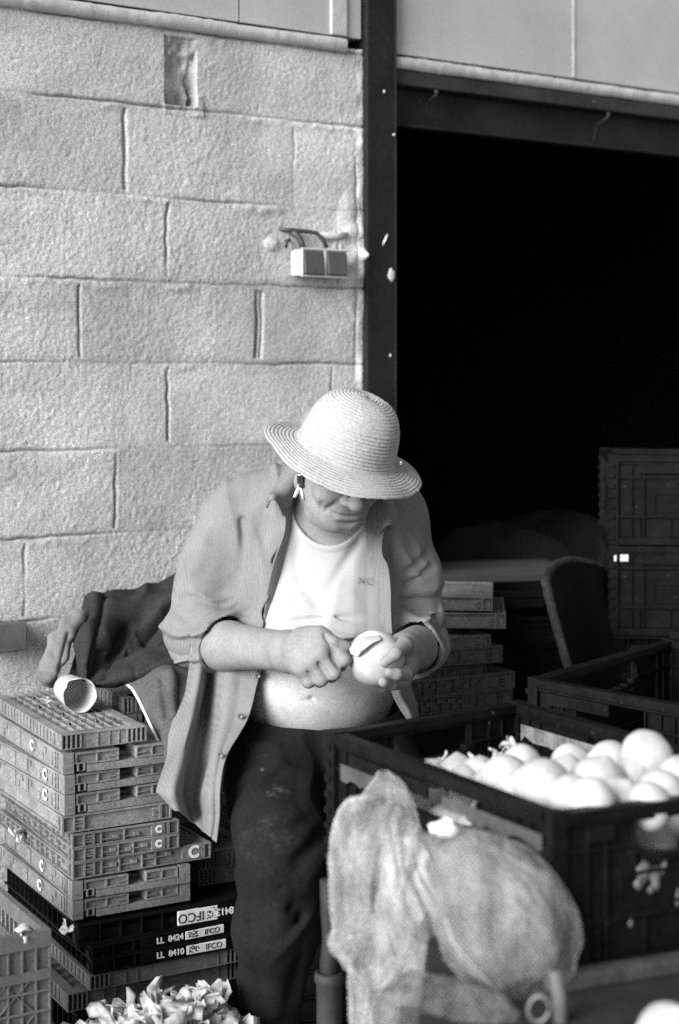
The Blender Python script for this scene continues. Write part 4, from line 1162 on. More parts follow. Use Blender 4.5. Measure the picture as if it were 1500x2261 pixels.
# ------------------------------------------------------------------ trousers
Pg = Grid((-.34, 2.84, .06), (.30, 3.68, .80), .0036)
Pg.ell(Q(698,1630,3.455), (.188,.165,.135), .03)
Pg.ell(Q(700,1560,3.450), (.172,.160,.10), .03)
HJ, KN, AN = Q(600,1675,3.38), Q(622,1885,3.045), Q(606,2420,3.12)
Pg.cap(HJ, KN, .101, .076, .05); 
KC = Q(613,2045,3.06); Pg.cap(KN, KC, .076, .072, .03)
CF = Q(602,2165,3.09); Pg.cap(KC, CF, .072, .053, .03); Pg.cap(CF, AN, .052, .048, .03)
Pg.ell(Q(690,1945,3.08), (.045,.05,.05), .03)
HJ2, KN2, AN2 = Q(800,1665,3.40), Q(905,1850,3.12), Q(905,2400,3.16)
Pg.cap(HJ2, KN2, .110, .088, .05); Pg.cap(KN2, AN2, .086, .058, .05)
S_, X, Y, Z = Pg.full(); Xp, Yp, Zp = X+0*Y+0*Z, Y+0*X+0*Z, Z+0*X+0*Y
PXp, PYp = PXY(Xp, Yp, Zp)
Pg.F -= (.0080*(1-np.minimum(np.abs(noise3(Xp*9+Zp*5, Yp*6, Zp*10-Xp*8, 105))*2.4, 1))).astype(np.float32)
Pg.F += (.0050*noise3(Xp*8, Yp*8, Zp*6, 101)+.0030*noise3(Xp*18, Yp*18, Zp*15+Xp*9, 102)).astype(np.float32)
def pg(a, b, w_, d, bow=None): Pg.groove(Q(*a), Q(*b), w_, d, bow)
pg((486,1728,3.20),(745,1662,3.22), .007, .020, np.array([0,0,.035])); pg((500,1750,3.18),(720,1690,3.18), .016, -.006, np.array([0,0,.03]))
pg((735,1770,3.10),(640,1830,2.97), .012, .010); pg((745,1830,3.08),(660,1900,2.97), .014, .013, np.array([0,0,.012])); pg((740,1900,3.06),(650,1950,2.99), .010, .010)
pg((520,1985,3.05),(620,1955,2.98), .010, .009, np.array([0,0,-.01])); pg((530,2025,3.04),(640,2000,2.99), .012, .009); pg((700,1990,3.04),(640,2040,3.0), .012, .009)
pg((620,2000,2.98),(612,2240,3.03), .014, -.007); pg((560,2040,3.0),(580,2200,3.03), .014, .006); pg((660,2020,3.0),(650,2200,3.03), .013, .007)
wy = ramp(PXp, [500,545,620,700,780,840,880,960], [1580,1590,1606,1612,1606,1592,1572,1540])
Pg.F = np.maximum(Pg.F, (wy-PYp)/1059).astype(np.float32)
V, qd = Pg.mesh(); trou = child('trousers', V, qd, M_trous)
px_ = V[:,0]/V[:,1]*F_PX+CX; py_ = HZ-(V[:,2]-CAM_H)/V[:,1]*F_PX
tone = np.ones(len(V))
for cx_, cy_, rx, ry, amt in ((603,1742,26,13,7),(612,1752,36,14,4),(578,1700,7,5,6),(640,1783,6,6,5),(575,1812,16,4,3),(620,1840,60,70,1.2),(540,1860,40,60,.9)):
    m_ = np.clip(1-np.sqrt(((px_-cx_)/rx)**2+((py_-cy_)/ry)**2), 0, 1)
    tone += amt*np.clip(m_*2, 0, 1)*np.clip(noise3(V[:,0]*160, V[:,1]*90, V[:,2]*230, 141)+.25+noise3(V[:,0]*60, V[:,1]*60, V[:,2]*90, 142)*.6, 0, 1)
at_ = trou.data.attributes.new('tone', 'FLOAT', 'POINT'); at_.data.foreach_set('value', tone.astype(np.float32))
Sh = Grid((-.34, 2.72, .0), (.42, 3.32, .16), .005)
for a in (AN, AN2):
    p = np.array([a[0], a[1], .05]); Sh.cap(p+np.array([0,.05,0]), p+np.array([.02,-.19,-.008]), .046, .040, .02); Sh.cap(p, p+np.array([0,0,.05]), .05, .05, .03)
S_, X, Y, Z = Sh.full(); Sh.F = np.maximum(Sh.F, (.006-Z)+0*X+0*Y).astype(np.float32)
V, qd = Sh.mesh(); child('shoes', V, qd, M_shoe)
# ------------------------------------------------------------------ straw hat
ha = np.array([.325, -.27, .90]); ha /= np.linalg.norm(ha)
hc = Q(764, 997, 3.255)
hx = np.array([1, 0, 0])-ha*ha[0]; hx /= np.linalg.norm(hx); hy = np.cross(ha, hx)   # hy points away from the viewer
prof = [(0,.121),(.02,.1205),(.038,.118),(.055,.112),(.070,.101),(.081,.086),(.088,.066),(.0925,.045),(.0955,.026),(.0985,.010),(.104,-.001),(.112,-.004),(.124,-.008),(.137,-.012),(.149,-.017),(.157,-.022),(.161,-.026)]
pr = cr(np.array(prof), 190); sl_ = np.concatenate([[0], np.cumsum(np.linalg.norm(np.diff(pr, axis=0), axis=1))])
na = 200; an = np.linspace(0, 2*math.pi, na+1)
G = np.zeros((len(pr), na+1, 3))
for i, (r, z) in enumerate(pr):
    a = an+sl_[i]*.4
    ct, st = np.cos(an), np.sin(an)
    brim = np.clip((r-.100)/.062, 0, 1)
    rr = r*(1+.02*noise3(ct*1.5, st*1.5, z*12, 51))+brim*.006*noise3(ct*2, st*2, 3, 52)
    # coils of braid: rounded ridges 6 mm apart, each with a little plait texture
    ph = sl_[i]/.0072*2*math.pi
    coil = .0023*np.abs(np.cos(ph/2+.15*noise3(ct*3, st*3, i*.05, 53)))+.0006*noise3(ct*r*420, st*r*420, i*1.0, 54)
    rr = rr*np.where(brim > 0, 1+.05*brim*np.clip(-ct, 0, 1)+.01*brim*ct, 1)
    zz = z+brim**1.5*(-.004*np.clip(-st, 0, 1)+.014*np.clip(-ct, 0, 1)**2+.010*np.clip(ct,0,1)**2)+brim*.005*noise3(ct*2.2, st*2.2, 9, 55)
    zz = zz-.006*np.clip(1-r/.06, 0, 1)*(1 if r < .06 else 0)*(.4+.6*ct)
    nrm_r, nrm_z = (1, 0) if (r > .085 and z > .0) else (0, 1)
    rr = rr+coil*nrm_r; zz = zz+coil*nrm_z
    G[i] = hc+rr[:,None]*(ct[:,None]*hx+st[:,None]*hy)+zz[:,None]*ha
q = MB(); q.grid(G-root); hat = q.build('straw_hat', M_straw, body, True, solid=.0028); hat['label'] = 'pale coiled straw hat with a drooping frayed brim'
q = MB()
for k in range(40):
    a = random.Random(k).uniform(0, 2*math.pi); i = 100+int(random.Random(k+50).random()*88); j = int(a/(2*math.pi)*na)
    p = G[i, j]; d_ = (hx*math.cos(a)+hy*math.sin(a))*.5+ha*.6+np.array([random.Random(k+9).uniform(-.5,.5), -.2, random.Random(k+3).uniform(-.4,.4)])
    q.tube([p-root, p-root+d_*.004, p-root+d_*.008+np.array([0,0,-.002])], [.0007,.0005,.0003], 4)
q.build('loose_straw', M_straw, hat)
# cord with black toggle hanging beside the ear
M_cord = mat('white_cord', .75, .7); M_togg = mat('black_toggle', .02, .4)
q = MB()
q.tube([Q(660,1028,3.275)-root, Q(663,1050,3.262)-root, Q(664,1072,3.258)-root], .0035, 8)
q.tube([Q(669,1036,3.262)-root, Q(667,1055,3.258)-root, Q(666,1072,3.256)-root], .0024, 8)
q.tube([Q(661,1074,3.258)-root, Q(656,1086,3.256)-root, Q(651,1098,3.258)-root], [.003,.004,.0035], 8)
q.tube([Q(664,1074,3.256)-root, Q(667,1088,3.254)-root, Q(670,1102,3.256)-root], [.0025,.003,.0028], 8)
q.build('hat_cord', M_cord, hat, True)
q = MB(); q.box(-.0062, .0062, -.006, .006, -.008, .008, lambda x,y,z: Q(663,1059,3.252)-root+np.array([x,y,z])); q.box(-.005, .0055, -.004, .005, -.003, .003, lambda x,y,z: Q(666,1073,3.252)-root+np.array([x,y,z])); q.build('cord_toggle', M_togg, hat, bevel=.001)
q = MB(); q.box(-.004, .003, -.002, .002, -.006, .006, lambda x,y,z: Q(886,1022,3.215)-root+np.array([x*.6,y,z*.6])); q.build('hat_tab', M_straw, hat, bevel=.001)
# short grey hair at the nape and temple
V_, F_ = blob(1, 5, .05, 18, 24, (.0815,.100,.075), 3)
V_ = np.array([hp(x, y-.024, z+.028) for x, y, z in V_])
keep = lambda f: all(True for i in f)
hv = [tuple(v-root) for v in V_]
def okf(f):
    c = np.mean([V_[i] for i in f], 0)-HC
    return (c@FF) < .030 and (c@UU) > -.052
mesh_obj('hair', hv, [f for f in F_ if okf(f)], M_hair, body, True)
# initials on the t-shirt
dg = bpy.context.evaluated_depsgraph_get()
def drop(px, py, o, off=.002, d0=2.6):
    """first hit of object o along +Y from a point in front of it"""
    a = Q(px, py, d0); dr = Q(px, py, d0+1)-a; dr /= np.linalg.norm(dr)
    hit, loc, nor, i = o.ray_cast(Vector(a-root), Vector(dr))
    return (np.array(loc)+root-dr*off, np.array(nor)) if hit else (None, None)
bpy.context.view_layer.update()
for txt, px, py in (('N', 798, 1282), ('.C', 815, 1285)):
    p, n = drop(px, py, tee, .0035)
    if p is not None:
        n[2] = 0; n /= np.linalg.norm(n); xs = np.cross([0,0,1], n); zs_ = np.array([0,0,1.0]); xs = -xs if xs[0] < 0 else xs
        zs2 = zs_+xs*.15; pp = p-root
        M = Matrix(((xs[0], zs2[0], n[0], pp[0]), (xs[1], zs2[1], n[1], pp[1]), (xs[2], zs2[2], n[2], pp[2]), (0,0,0,1)))
        text_mesh('embroidered_initial', txt, .022, M_thread, tee, M, .0004, -.0006)
# ------------------------------------------------------------------ onions
M_onion = mat('peeled_onion', .48, .45, .14, 22, .08, 120, .15, 60, .001, spec=.5)
M_root = mat('onion_root', .55, .9, .3, 60)
def onion_mesh(name, r, seed, flat=.92):
    n, k = 20, 30; V = []; F = []
    rg = random.Random(seed)
    for i in range(n+1):
        th = math.pi*i/n
        for j in range(k):
            ph = 2*math.pi*j/k
            rr = math.sin(th)*(1+.012*math.cos(ph*8)+.03*math.cos(ph*2+seed)+.02*math.cos(ph*3+seed*2+th*2)); zz = math.cos(th)*(flat-.05*((seed*7)%3-1))
            zz += .13*math.exp(-(th/.24)**2)-.06*math.exp(-((math.pi-th)/.3)**2)
            V.append((r*rr*math.cos(ph), r*rr*math.sin(ph), r*zz))
    for i in range(n):
        for j in range(k): F.append((i*k+j, (i+1)*k+j, (i+1)*k+(j+1)%k, i*k+(j+1)%k))
    return V, F
protos = []
def onion(px, py, d, r, label, group=None, seed=0):
    rg = random.Random(seed*13+5)
    V, F = onion_mesh('onion', r, seed)
    o = mesh_obj('onion', V, F, M_onion, None, True, Q(px, py, d))
    o.rotation_euler = (rg.uniform(-1.6, 1.6), rg.uniform(-1.6, 1.6), rg.uniform(0, 6))
    tag(o, label, 'onion', group)
    m = MB()
    for k in range(7):
        a = rg.uniform(0, 6.28); m.tube([(0,0,-r*.93), (math.cos(a)*r*.10, math.sin(a)*r*.10, -r*1.03), (math.cos(a)*r*.2, math.sin(a)*r*.2, -r*1.06)], [.003,.002,.001], 5)
    m.build('root_tuft', M_root, o, True)
    return o
G6 = 'peeled onions heaped in the black crate'
on = [(1428,1672,2.44,.0405,'large white onion perched highest on the heap in the crate'),
      (1197,1742,2.36,.046,'big white onion at the near left of the crate heap by the corner'),
      (1303,1775,2.25,.037,'white onion pressed against the near rim of the crate'),
      (1320,1735,2.38,.043,'broad white onion behind the one pressed to the near rim'),
      (1398,1722,2.42,.035,'pale onion just below the highest onion of the heap'),
      (1462,1752,2.30,.034,'small white onion right of the near rim onion'),
      (1118,1724,2.44,.039,'white onion left of the big near onion in the heap'),
      (1152,1690,2.58,.034,'onion at the back of the heap beside the frayed skins'),
      (1062,1716,2.56,.034,'white onion in the left half of the heap among skins'),
      (1012,1706,2.63,.030,'small onion near the left end of the heap'),
      (962,1708,2.66,.026,'leftmost small onion of the heap under skin scraps'),
      (1500,1722,2.42,.040,'white onion cut by the right edge of the photo'),
      (1252,1720,2.50,.036,'onion in the dip between the two big near mounds'),
      (1262,1762,2.30,.034,'low onion wedged between the two onions at the near corner'),
      (1372,1768,2.30,.036,'low onion between the near rim onion and the right one'),
      (1432,1782,2.27,.034,'low onion at the near right rim under the highest onion'),
      (1262,1690,2.60,.036,'onion half hidden behind the dip of the heap'),
      (1345,1690,2.56,.040,'onion left of and behind the highest onion'),
      (1088,1740,2.48,.034,'onion low at the near rim in the left half of the heap'),
      (1140,1762,2.38,.036,'low onion at the near rim left of the big corner onion'),
      (1030,1728,2.55,.030,'small onion low at the rim by the skins')]
for i, (px, py, d, r, lab) in enumerate(on): onion(px, py, d, r, lab, G6, i)
rg = random.Random(3)
u_ = np.array([cB[0]-cA[0], cB[1]-cA[1]]); v_ = np.array([cC[0]-cA[0], cC[1]-cA[1]])
for i in range(6):
    for j in range(4):
        s_, t_ = .14+.15*i+rg.uniform(-.02,.02), .15+.22*j+rg.uniform(-.02,.02)
        p = np.array(cA)+u_*s_+v_*t_; z = ZB+.085+.045*s_+rg.uniform(-.01,.012)
        V, F = onion_mesh('onion', .043, 40+i*5+j)
        o = mesh_obj('onion', V, F, M_onion, None, True, (p[0], p[1], z)); o.rotation_euler = (rg.uniform(-1,1), rg.uniform(-1,1), rg.uniform(0,6))
        tag(o, 'white onion in the lower layers of the heap in the crate', 'onion', 'lower onions in the black crate')
oz = onion(1480, 2296, 1.96, .044, 'blurred white onion alone on the table at the lower right corner', None, 78); oz.rotation_euler = (.3, .2, 0)
# frayed skins lying on the heap
M_skinb = mat('onion_skin', .5, .6, .18, 30, .15, 120, spec=.3)
def petals(mb, c, n, size, rg, spread=(1,1,1), up=.4, curl=.35):
    for k in range(n):
        p = np.array(c)+np.array([rg.gauss(0, spread[0]), rg.gauss(0, spread[1]), rg.gauss(0, spread[2])])
        L = size*rg.uniform(.6, 1.4); W = L*rg.uniform(.3, .6)
        d = np.array([rg.gauss(0,1), rg.gauss(0,1), rg.gauss(up,.6)]); d /= np.linalg.norm(d)
        a = np.cross(d, np.array([rg.gauss(0,1), rg.gauss(0,1), rg.gauss(0,1)])); a /= np.linalg.norm(a); b = np.cross(d, a)
        G = np.zeros((6, 5, 3)); cu = rg.uniform(-1, 1)*curl*3; cw = rg.uniform(.2, 1)*curl*2
        for i in range(6):
            t = i/5; w_ = W*(math.sin(math.pi*(.12+.80*t)))**.7*(1+.35*rg.uniform(-1,1))
            for j in range(5):
                s_ = (j-2)/2
                G[i, j] = p+d*L*(t-.5)+a*w_*.5*s_+b*(cu*L*(t-.5)**2+cw*w_*(s_*s_-.5)*.5)+b*rg.uniform(-1,1)*L*.06+a*rg.uniform(-1,1)*L*.02
        mb.grid(G)
m = MB(); rg = random.Random(5)
for px, py, d, n in ((920,1692,2.64,7),(945,1690,2.66,8),(985,1684,2.68,8),(1030,1690,2.68,7),(1070,1680,2.68,7),(1122,1660,2.66,9),(1118,1645,2.66,6),(1100,1676,2.64,6),(1185,1690,2.6,5),(1000,1705,2.6,10)):
    petals(m, Q(px, py, d), n, .020, rg, (.010,.014,.005), .6)
o = m.build('onion_skins', M_skinb, None, True, solid=.0008)
tag(o, 'frayed white onion skins along the left of the onion heap', 'onion skins', kind='stuff')
# onion in the hand, knife
hc_ = Q(831, 1453, 3.102)
V, F = onion_mesh('onion', .0545, 3, .95); V = np.array(V)
V[:,2] = np.minimum(V[:,2], .043)+.0*V[:,0]
nn = noise3(V[:,0]*40, V[:,1]*40, V[:,2]*40, 3); V = V*(1+.02*nn)[:,None]
o = mesh_obj('onion', V, F, M_onion, None, True, hc_); o.rotation_euler = (.35, -.75, .2)
tag(o, 'half peeled white onion held in his left hand', 'onion')
m = MB(); rg = random.Random(2)
G = sheet_grid([[(772,1432,3.062),(776,1444,3.058),(790,1450,3.052)],[(784,1418,3.064),(793,1426,3.054),(803,1436,3.048)],[(806,1407,3.070),(816,1415,3.055),(822,1421,3.049)],[(838,1403,3.078),(841,1408,3.064),(840,1413,3.056)]], 20, 10)
inv = np.array(o.rotation_euler.to_matrix().inverted() if hasattr(o.rotation_euler, 'to_matrix') else np.eye(3))
m.grid((G-hc_) @ inv.T); m.build('loose_peel', M_onion, o, True, solid=.0012)
M_blade = mat('steel_blade', .35, .3, .2, 40); M_blade.node_tree.nodes['Principled BSDF'].inputs['Metallic'].default_value = .8
M_handle = mat('dark_knife_handle', .03, .5)
kb = Q(735, 1450, 3.10); kn = empty('paring_knife', kb, 0, 'small paring knife with dark handle in his right fist', 'knife')
m = MB(); m.tube([Q(690,1462,3.115)-kb, Q(730,1450,3.10)-kb, Q(764,1441,3.085)-kb], [.009,.0095,.0075], 10); m.build('handle', M_handle, kn, True)
a, b = Q(764,1441,3.085)-kb, Q(806,1434,3.045)-kb; up = np.array([.05,0,.0075])
m = MB(); m.hexa([a+up*.0+np.array([0,0,-.007]), b+np.array([-.006,0,-.004]), b, a+np.array([0,0,.006])], [q+np.array([.0006,.0012,0]) for q in (a+np.array([0,0,-.007]), b+np.array([-.006,0,-.004]), b, a+np.array([0,0,.006]))])
m.build('blade', M_blade, kn)
# ------------------------------------------------------------------ net bags on the crate
def net_mat(name, v, alpha):
    m = mat(name, v, .8, .35, 30, .3, 170, .5, 60, .004, spec=.2)
    nt = m.node_tree; N = nt.nodes; L = nt.links
    b = N['Principled BSDF']; out = N['Material Output']
    tr = N.new('ShaderNodeBsdfTransparent'); tl = N.new('ShaderNodeBsdfTranslucent'); tl.inputs[0].default_value = (v, v, v, 1)
    m1 = N.new('ShaderNodeMixShader'); m1.inputs[0].default_value = .35; L.new(b.outputs[0], m1.inputs[1]); L.new(tl.outputs[0], m1.inputs[2])
    m2 = N.new('ShaderNodeMixShader')
    tc = N.new('ShaderNodeTexCoord'); no = N.new('ShaderNodeTexNoise'); no.inputs['Scale'].default_value = 16; no.inputs['Detail'].default_value = 6
    mp = N.new('ShaderNodeMapping'); mp.inputs['Scale'].default_value = (1.5, 1, .6); L.new(tc.outputs['Object'], mp.inputs['Vector'])
    L.new(mp.outputs[0], no.inputs['Vector'])
    mr = N.new('ShaderNodeMapRange'); L.new(no.outputs['Fac'], mr.inputs[0]); mr.inputs[1].default_value = .3; mr.inputs[2].default_value = .7
    mr.inputs[3].default_value = alpha+.25; mr.inputs[4].default_value = alpha-.25
    prev = mr.outputs[0]
    for ax in ((.75, .2, .65), (-.75, .2, .65)):        # the woven threads
        dp = N.new('ShaderNodeVectorMath'); dp.operation = 'DOT_PRODUCT'; L.new(tc.outputs['Object'], dp.inputs[0]); dp.inputs[1].default_value = ax
        k = N.new('ShaderNodeMath'); k.operation = 'MULTIPLY'; L.new(dp.outputs['Value'], k.inputs[0]); k.inputs[1].default_value = 2*math.pi/.0052
        sn = N.new('ShaderNodeMath'); sn.operation = 'SINE'; L.new(k.outputs[0], sn.inputs[0])
        ma = N.new('ShaderNodeMath'); ma.operation = 'MULTIPLY_ADD'; L.new(sn.outputs[0], ma.inputs[0]); ma.inputs[1].default_value = .16; L.new(prev, ma.inputs[2]); prev = ma.outputs[0]
    L.new(prev, m2.inputs[0])
    L.new(m1.outputs[0], m2.inputs[1]); L.new(tr.outputs[0], m2.inputs[2]); L.new(m2.outputs[0], out.inputs[0])
    return m
M_net = net_mat('pale_net', .66, .64); M_net2 = net_mat('grey_net', .42, .64)
M_knot = mat('white_plastic_tie', .8, .5, .1, 60)
def bag(label, lo, hi, fill, noise, m, h=.0045):
    g = Grid(lo, hi, h); fill(g)
    S_, X, Y, Z = g.full()
    X, Y, Z = X+0*Y+0*Z, Y+0*X+0*Z, Z+0*X+0*Y
    g.F += noise(X, Y, Z).astype(np.float32)
    g.F = np.maximum(g.F, -(g.F+.009))
    V, q = g.mesh(); c = V.mean(0); o = np_obj('net_bag', V-c, q, m, None, True); o.location = c
    tag(o, label, 'net bag', 'empty net bags hung on the onion crate'); return o, c
def sack(label, axis, radii, m, seed, pleat, flat=.8, n=150, k=220, group='empty net bags hung on the onion crate', parent=None, name='net_bag', org=None):
    """gathered net: a tube of cloth along an axis with pleats that run out from the neck"""
    A = cr(np.array([Q(*p) for p in axis]), n); R = np.clip(cr(np.array(radii, float)[:,None], n)[:,0], .003, 1)
    G = np.zeros((n, k+1, 3)); th = np.linspace(0, 2*math.pi, k+1)
    for i in range(n):
        t = A[min(i+1, n-1)]-A[max(i-1, 0)]; t /= np.linalg.norm(t)
        a = np.cross(t, [0, 1, 0]); a /= np.linalg.norm(a); b = np.cross(t, a)
        c_, s_ = np.cos(th), np.sin(th); u = i/n
        tw = u*1.2
        pl = noise3(np.cos(th+tw)*3.2, np.sin(th+tw)*3.2, u*1.6, seed)*.6+noise3(np.cos(th+tw*1.4)*8, np.sin(th+tw*1.4)*8, u*2.4, seed+1)*.45
        cr_ = noise3(c_*4+u*7, s_*4, u*9, seed+2)
        rr = R[i]*(1+pleat*pl+.05*cr_)+.0022*noise3(c_*20, s_*20, u*45, seed+3)
        G[i] = A[i]+(rr*c_)[:,None]*a+(rr*s_*flat)[:,None]*b
    c = G.mean((0,1)) if org is None else org
    q = MB(); q.grid(G-c); o = q.build(name, m, parent, True)
    if parent is None: o.location = c; tag(o, label, 'net bag', group)
    return o, c
b1, c1 = sack('tall pale translucent net bag with a pointed top hung on the crate side',
  [(846,1704,2.47),(852,1745,2.45),(852,1790,2.43),(842,1830,2.41),(842,1900,2.40),(846,1980,2.40),(866,2060,2.40),(856,2130,2.41),(828,2180,2.42),(826,2310,2.43)],
  [.008,.032,.048,.070,.076,.076,.092,.080,.040,.036], M_net, 501, .085)
sack('', [(905,1850,2.40),(915,1920,2.385),(925,2010,2.38),(915,2110,2.39),(890,2160,2.40)], [.03,.05,.058,.05,.02], M_net, 511, .40, .7, 90, 160, parent=b1, name='inner_fold', org=c1)
b2, c2 = sack('round bulging grey net bag tied with a white knot on the crate side',
  [(985,1832,2.255),(1000,1862,2.235),(1035,1915,2.20),(1090,1990,2.175),(1130,2065,2.165),(1155,2130,2.17),(1172,2180,2.18),(1180,2200,2.185)],
  [.012,.030,.062,.088,.091,.078,.050,.006], M_net2, 521, .055, .85)
sack('', [(1010,1875,2.21),(1060,1950,2.18),(1110,2040,2.165),(1150,2130,2.17),(1165,2165,2.18)], [.02,.06,.070,.05,.01], M_net2, 541, .40, .7, 110, 200, parent=b2, name='inner_fold', org=c2)
q = MB(); V_, F_ = blob(.015, 4, .55, 12, 18, (1.25,.6,.8), 3.5); q.v += [tuple(v+Q(984,1828,2.235)-c2) for v in V_]; q.f += F_; q.build('tie_knot', M_knot, b2, True)
q = MB(); q.tube([Q(*p)-c2 for p in ((984,2030,2.095),(1000,2080,2.085),(1030,2115,2.085),(1062,2150,2.09),(1100,2190,2.11),(1140,2214,2.13))], [.0014,.0018,.0016,.0018,.002,.0016], 6); q.build('cord', mat('pale_cord', .4, .7), b2, True)
b3, c3 = sack('slack dark grey net bag lying on the table below the others',
  [(868,2215,2.20),(900,2235,2.17),(960,2250,2.12),(1040,2255,2.08),(1110,2255,2.06),(1150,2255,2.05)], [.02,.05,.050,.045,.030,.008], net_mat('dark_net', .22, .55), 531, .16, 1.0)
# ring and stub on the table
m = MB(); R0 = Q(1190, 2228, 2.02)
m.tube([np.array([.013*math.cos(a), -.008*math.sin(a), .019*math.sin(a)]) for a in np.linspace(0, 2*math.pi*.97, 20)], .0022, 6)
o = m.build('cord_ring', mat('pale_ring', .22, .6), None, True); o.location = R0; tag(o, 'small pale ring of cord on the table under the round net bag', 'ring')
m = MB(); S0 = Q(1240, 2200, 2.04); m.tube([(0,0,-.045),(-.003,0,0),(-.006,.004,.03)], [.009,.0095,.0085], 10)
o = m.build('stub_handle', mat('pale_wood', .12, .8, .3, 30), None, True); o.location = S0; tag(o, 'short pale wooden stub standing on the table below the crate corner', 'wooden stub')
# ------------------------------------------------------------------ dark jacket, grey trousers draped on the stack
M_jkt = mat('dark_fleece', .032, .95, .25, 9, .3, 200, .4, 300, .0015, spec=.1)
M_jkt2 = mat('grey_lining', .17, .95, .15, 20, .15, 200, .3, 260)
M_trk = mat('grey_track_cloth', .085, .95, .2, 12, .25, 200, .35, 280, .0012, spec=.1)
M_pipe = mat('white_piping', .8, .7)
J0 = Q(300, 1400, 3.55)
def cloth(name, rows, n, m_, m, parent, thick=.005, wr=.006, fr=10, seed=0, ridges=()):
    G = sheet_grid(rows, n, m_); N = grid_normals(G)
    if N[...,1].mean() > 0: N = -N
    d = 1.3*wr*(1-np.minimum(np.abs(noise3(G[...,0]*fr*.9+G[...,2]*fr*.5, G[...,1]*fr*.8, G[...,2]*fr*.9-G[...,0]*fr*.6, seed+7))*2.6, 1))+wr*noise3(G[...,0]*fr, G[...,1]*fr, G[...,2]*fr, seed)+wr*.4*noise3(G[...,0]*fr*3, G[...,1]*fr*3, G[...,2]*fr*3, seed+1)
    for (a, b, w_, h_) in ridges:
        A, B_ = Q(*a, 3.5), Q(*b, 3.5)
        ab = B_-A; ab[1] = 0; P_ = G-A; 
        # compare in the plane facing the room
        X = G[...,0]/G[...,1]*3.5-A[0]; Z = (G[...,2]-CAM_H)/G[...,1]*3.5+CAM_H-A[2]
        t = np.clip((X*ab[0]+Z*ab[2])/(ab[0]**2+ab[2]**2), 0, 1)
        dd = np.sqrt((X-t*ab[0])**2+(Z-t*ab[2])**2); d = d+h_*np.exp(-(dd/w_)**2)
    G = G+N*d[...,None]
    q = MB(); q.grid(G-J0); return q.build(name, m, parent, True, solid=thick)
jk = empty('dark_jacket', J0, 0, 'dark fleece jacket slung in folds on the crates against the wall', 'jacket')
cloth('body_cloth', [
 [(186,1352,3.66),(192,1338,3.68),(225,1310,3.70),(290,1300,3.74),(340,1288,3.78),(380,1270,3.80),(412,1252,3.82),(460,1240,3.84)],
 [(184,1392,3.60),(196,1380,3.58),(228,1362,3.60),(290,1352,3.66),(340,1332,3.70),(385,1312,3.72),(415,1300,3.74),(462,1290,3.78)],
 [(180,1430,3.56),(194,1428,3.50),(222,1412,3.53),(285,1400,3.62),(335,1382,3.64),(385,1358,3.66),(415,1345,3.66),(462,1335,3.70)],
 [(176,1468,3.54),(188,1474,3.47),(214,1458,3.51),(270,1440,3.58),(325,1422,3.60),(380,1396,3.62),(415,1380,3.62),(462,1370,3.66)],
 [(174,1492,3.52),(184,1504,3.46),(208,1498,3.49),(258,1482,3.54),(318,1452,3.56),(375,1424,3.58),(415,1412,3.58),(462,1402,3.62)]], 90, 110, M_jkt, jk, wr=.010, fr=9, seed=301,
 ridges=(((232,1318),(196,1480),.007,-.016),((215,1330),(188,1470),.014,.010),((275,1395),(245,1455),.012,-.020),((300,1395),(270,1450),.010,.014),((300,1415),(390,1330),.009,.016),((318,1425),(400,1345),.007,-.018),((290,1440),(375,1385),.009,.012),((210,1500),(222,1440),.005,-.012)))
cloth('sleeve', [
 [(190,1500,3.50),(240,1478,3.52),(300,1452,3.52),(355,1434,3.52),(410,1420,3.54),(460,1410,3.56)],
 [(196,1508,3.46),(240,1492,3.45),(298,1470,3.44),(352,1456,3.44),(405,1446,3.46),(460,1440,3.50)],
 [(202,1514,3.45),(240,1506,3.43),(296,1488,3.42),(350,1476,3.42),(405,1466,3.44),(460,1460,3.48)],
 [(208,1518,3.47),(240,1514,3.46),(292,1500,3.46),(345,1490,3.46),(402,1482,3.48),(460,1478,3.52)]], 50, 80, M_jkt, jk, wr=.007, fr=12, seed=311, ridges=(((225,1500),(250,1470),.004,-.010),((300,1480),(400,1440),.008,-.010)))
cloth('inner_flap', [
 [(140,1372,3.66),(160,1362,3.66),(186,1358,3.68)],[(158,1400,3.62),(172,1395,3.64),(190,1398,3.66)],[(166,1440,3.58),(176,1450,3.60),(188,1452,3.62)],[(156,1480,3.56),(172,1486,3.56),(184,1494,3.56)],[(150,1500,3.56),(168,1506,3.55),(184,1510,3.54)]], 40, 24, M_jkt, jk, wr=.006, seed=321)
cloth('strap_loop', [
 [(150,1360,3.62),(160,1352,3.61),(172,1348,3.605),(186,1352,3.61),(192,1362,3.63)],
 [(136,1376,3.60),(148,1368,3.585),(160,1370,3.575),(170,1378,3.575),(176,1392,3.60)],
 [(114,1406,3.585),(128,1396,3.565),(142,1398,3.555),(154,1408,3.56),(152,1420,3.59)],
 [(101,1440,3.57),(114,1436,3.545),(128,1438,3.535),(146,1448,3.54),(140,1458,3.57)],
 [(92,1470,3.56),(104,1474,3.535),(118,1476,3.525),(137,1470,3.53),(130,1480,3.56)],
 [(88,1488,3.565),(98,1498,3.545),(110,1502,3.535),(124,1496,3.54),(122,1500,3.565)],
 [(96,1504,3.60),(102,1510,3.59),(112,1512,3.585),(122,1506,3.59),(124,1506,3.60)]], 70, 40, M_jkt2, jk, thick=.003, wr=.006, fr=22, seed=331,
 ridges=(((150,1400),(128,1490),.004,-.008),((122,1400),(104,1480),.006,.005)))
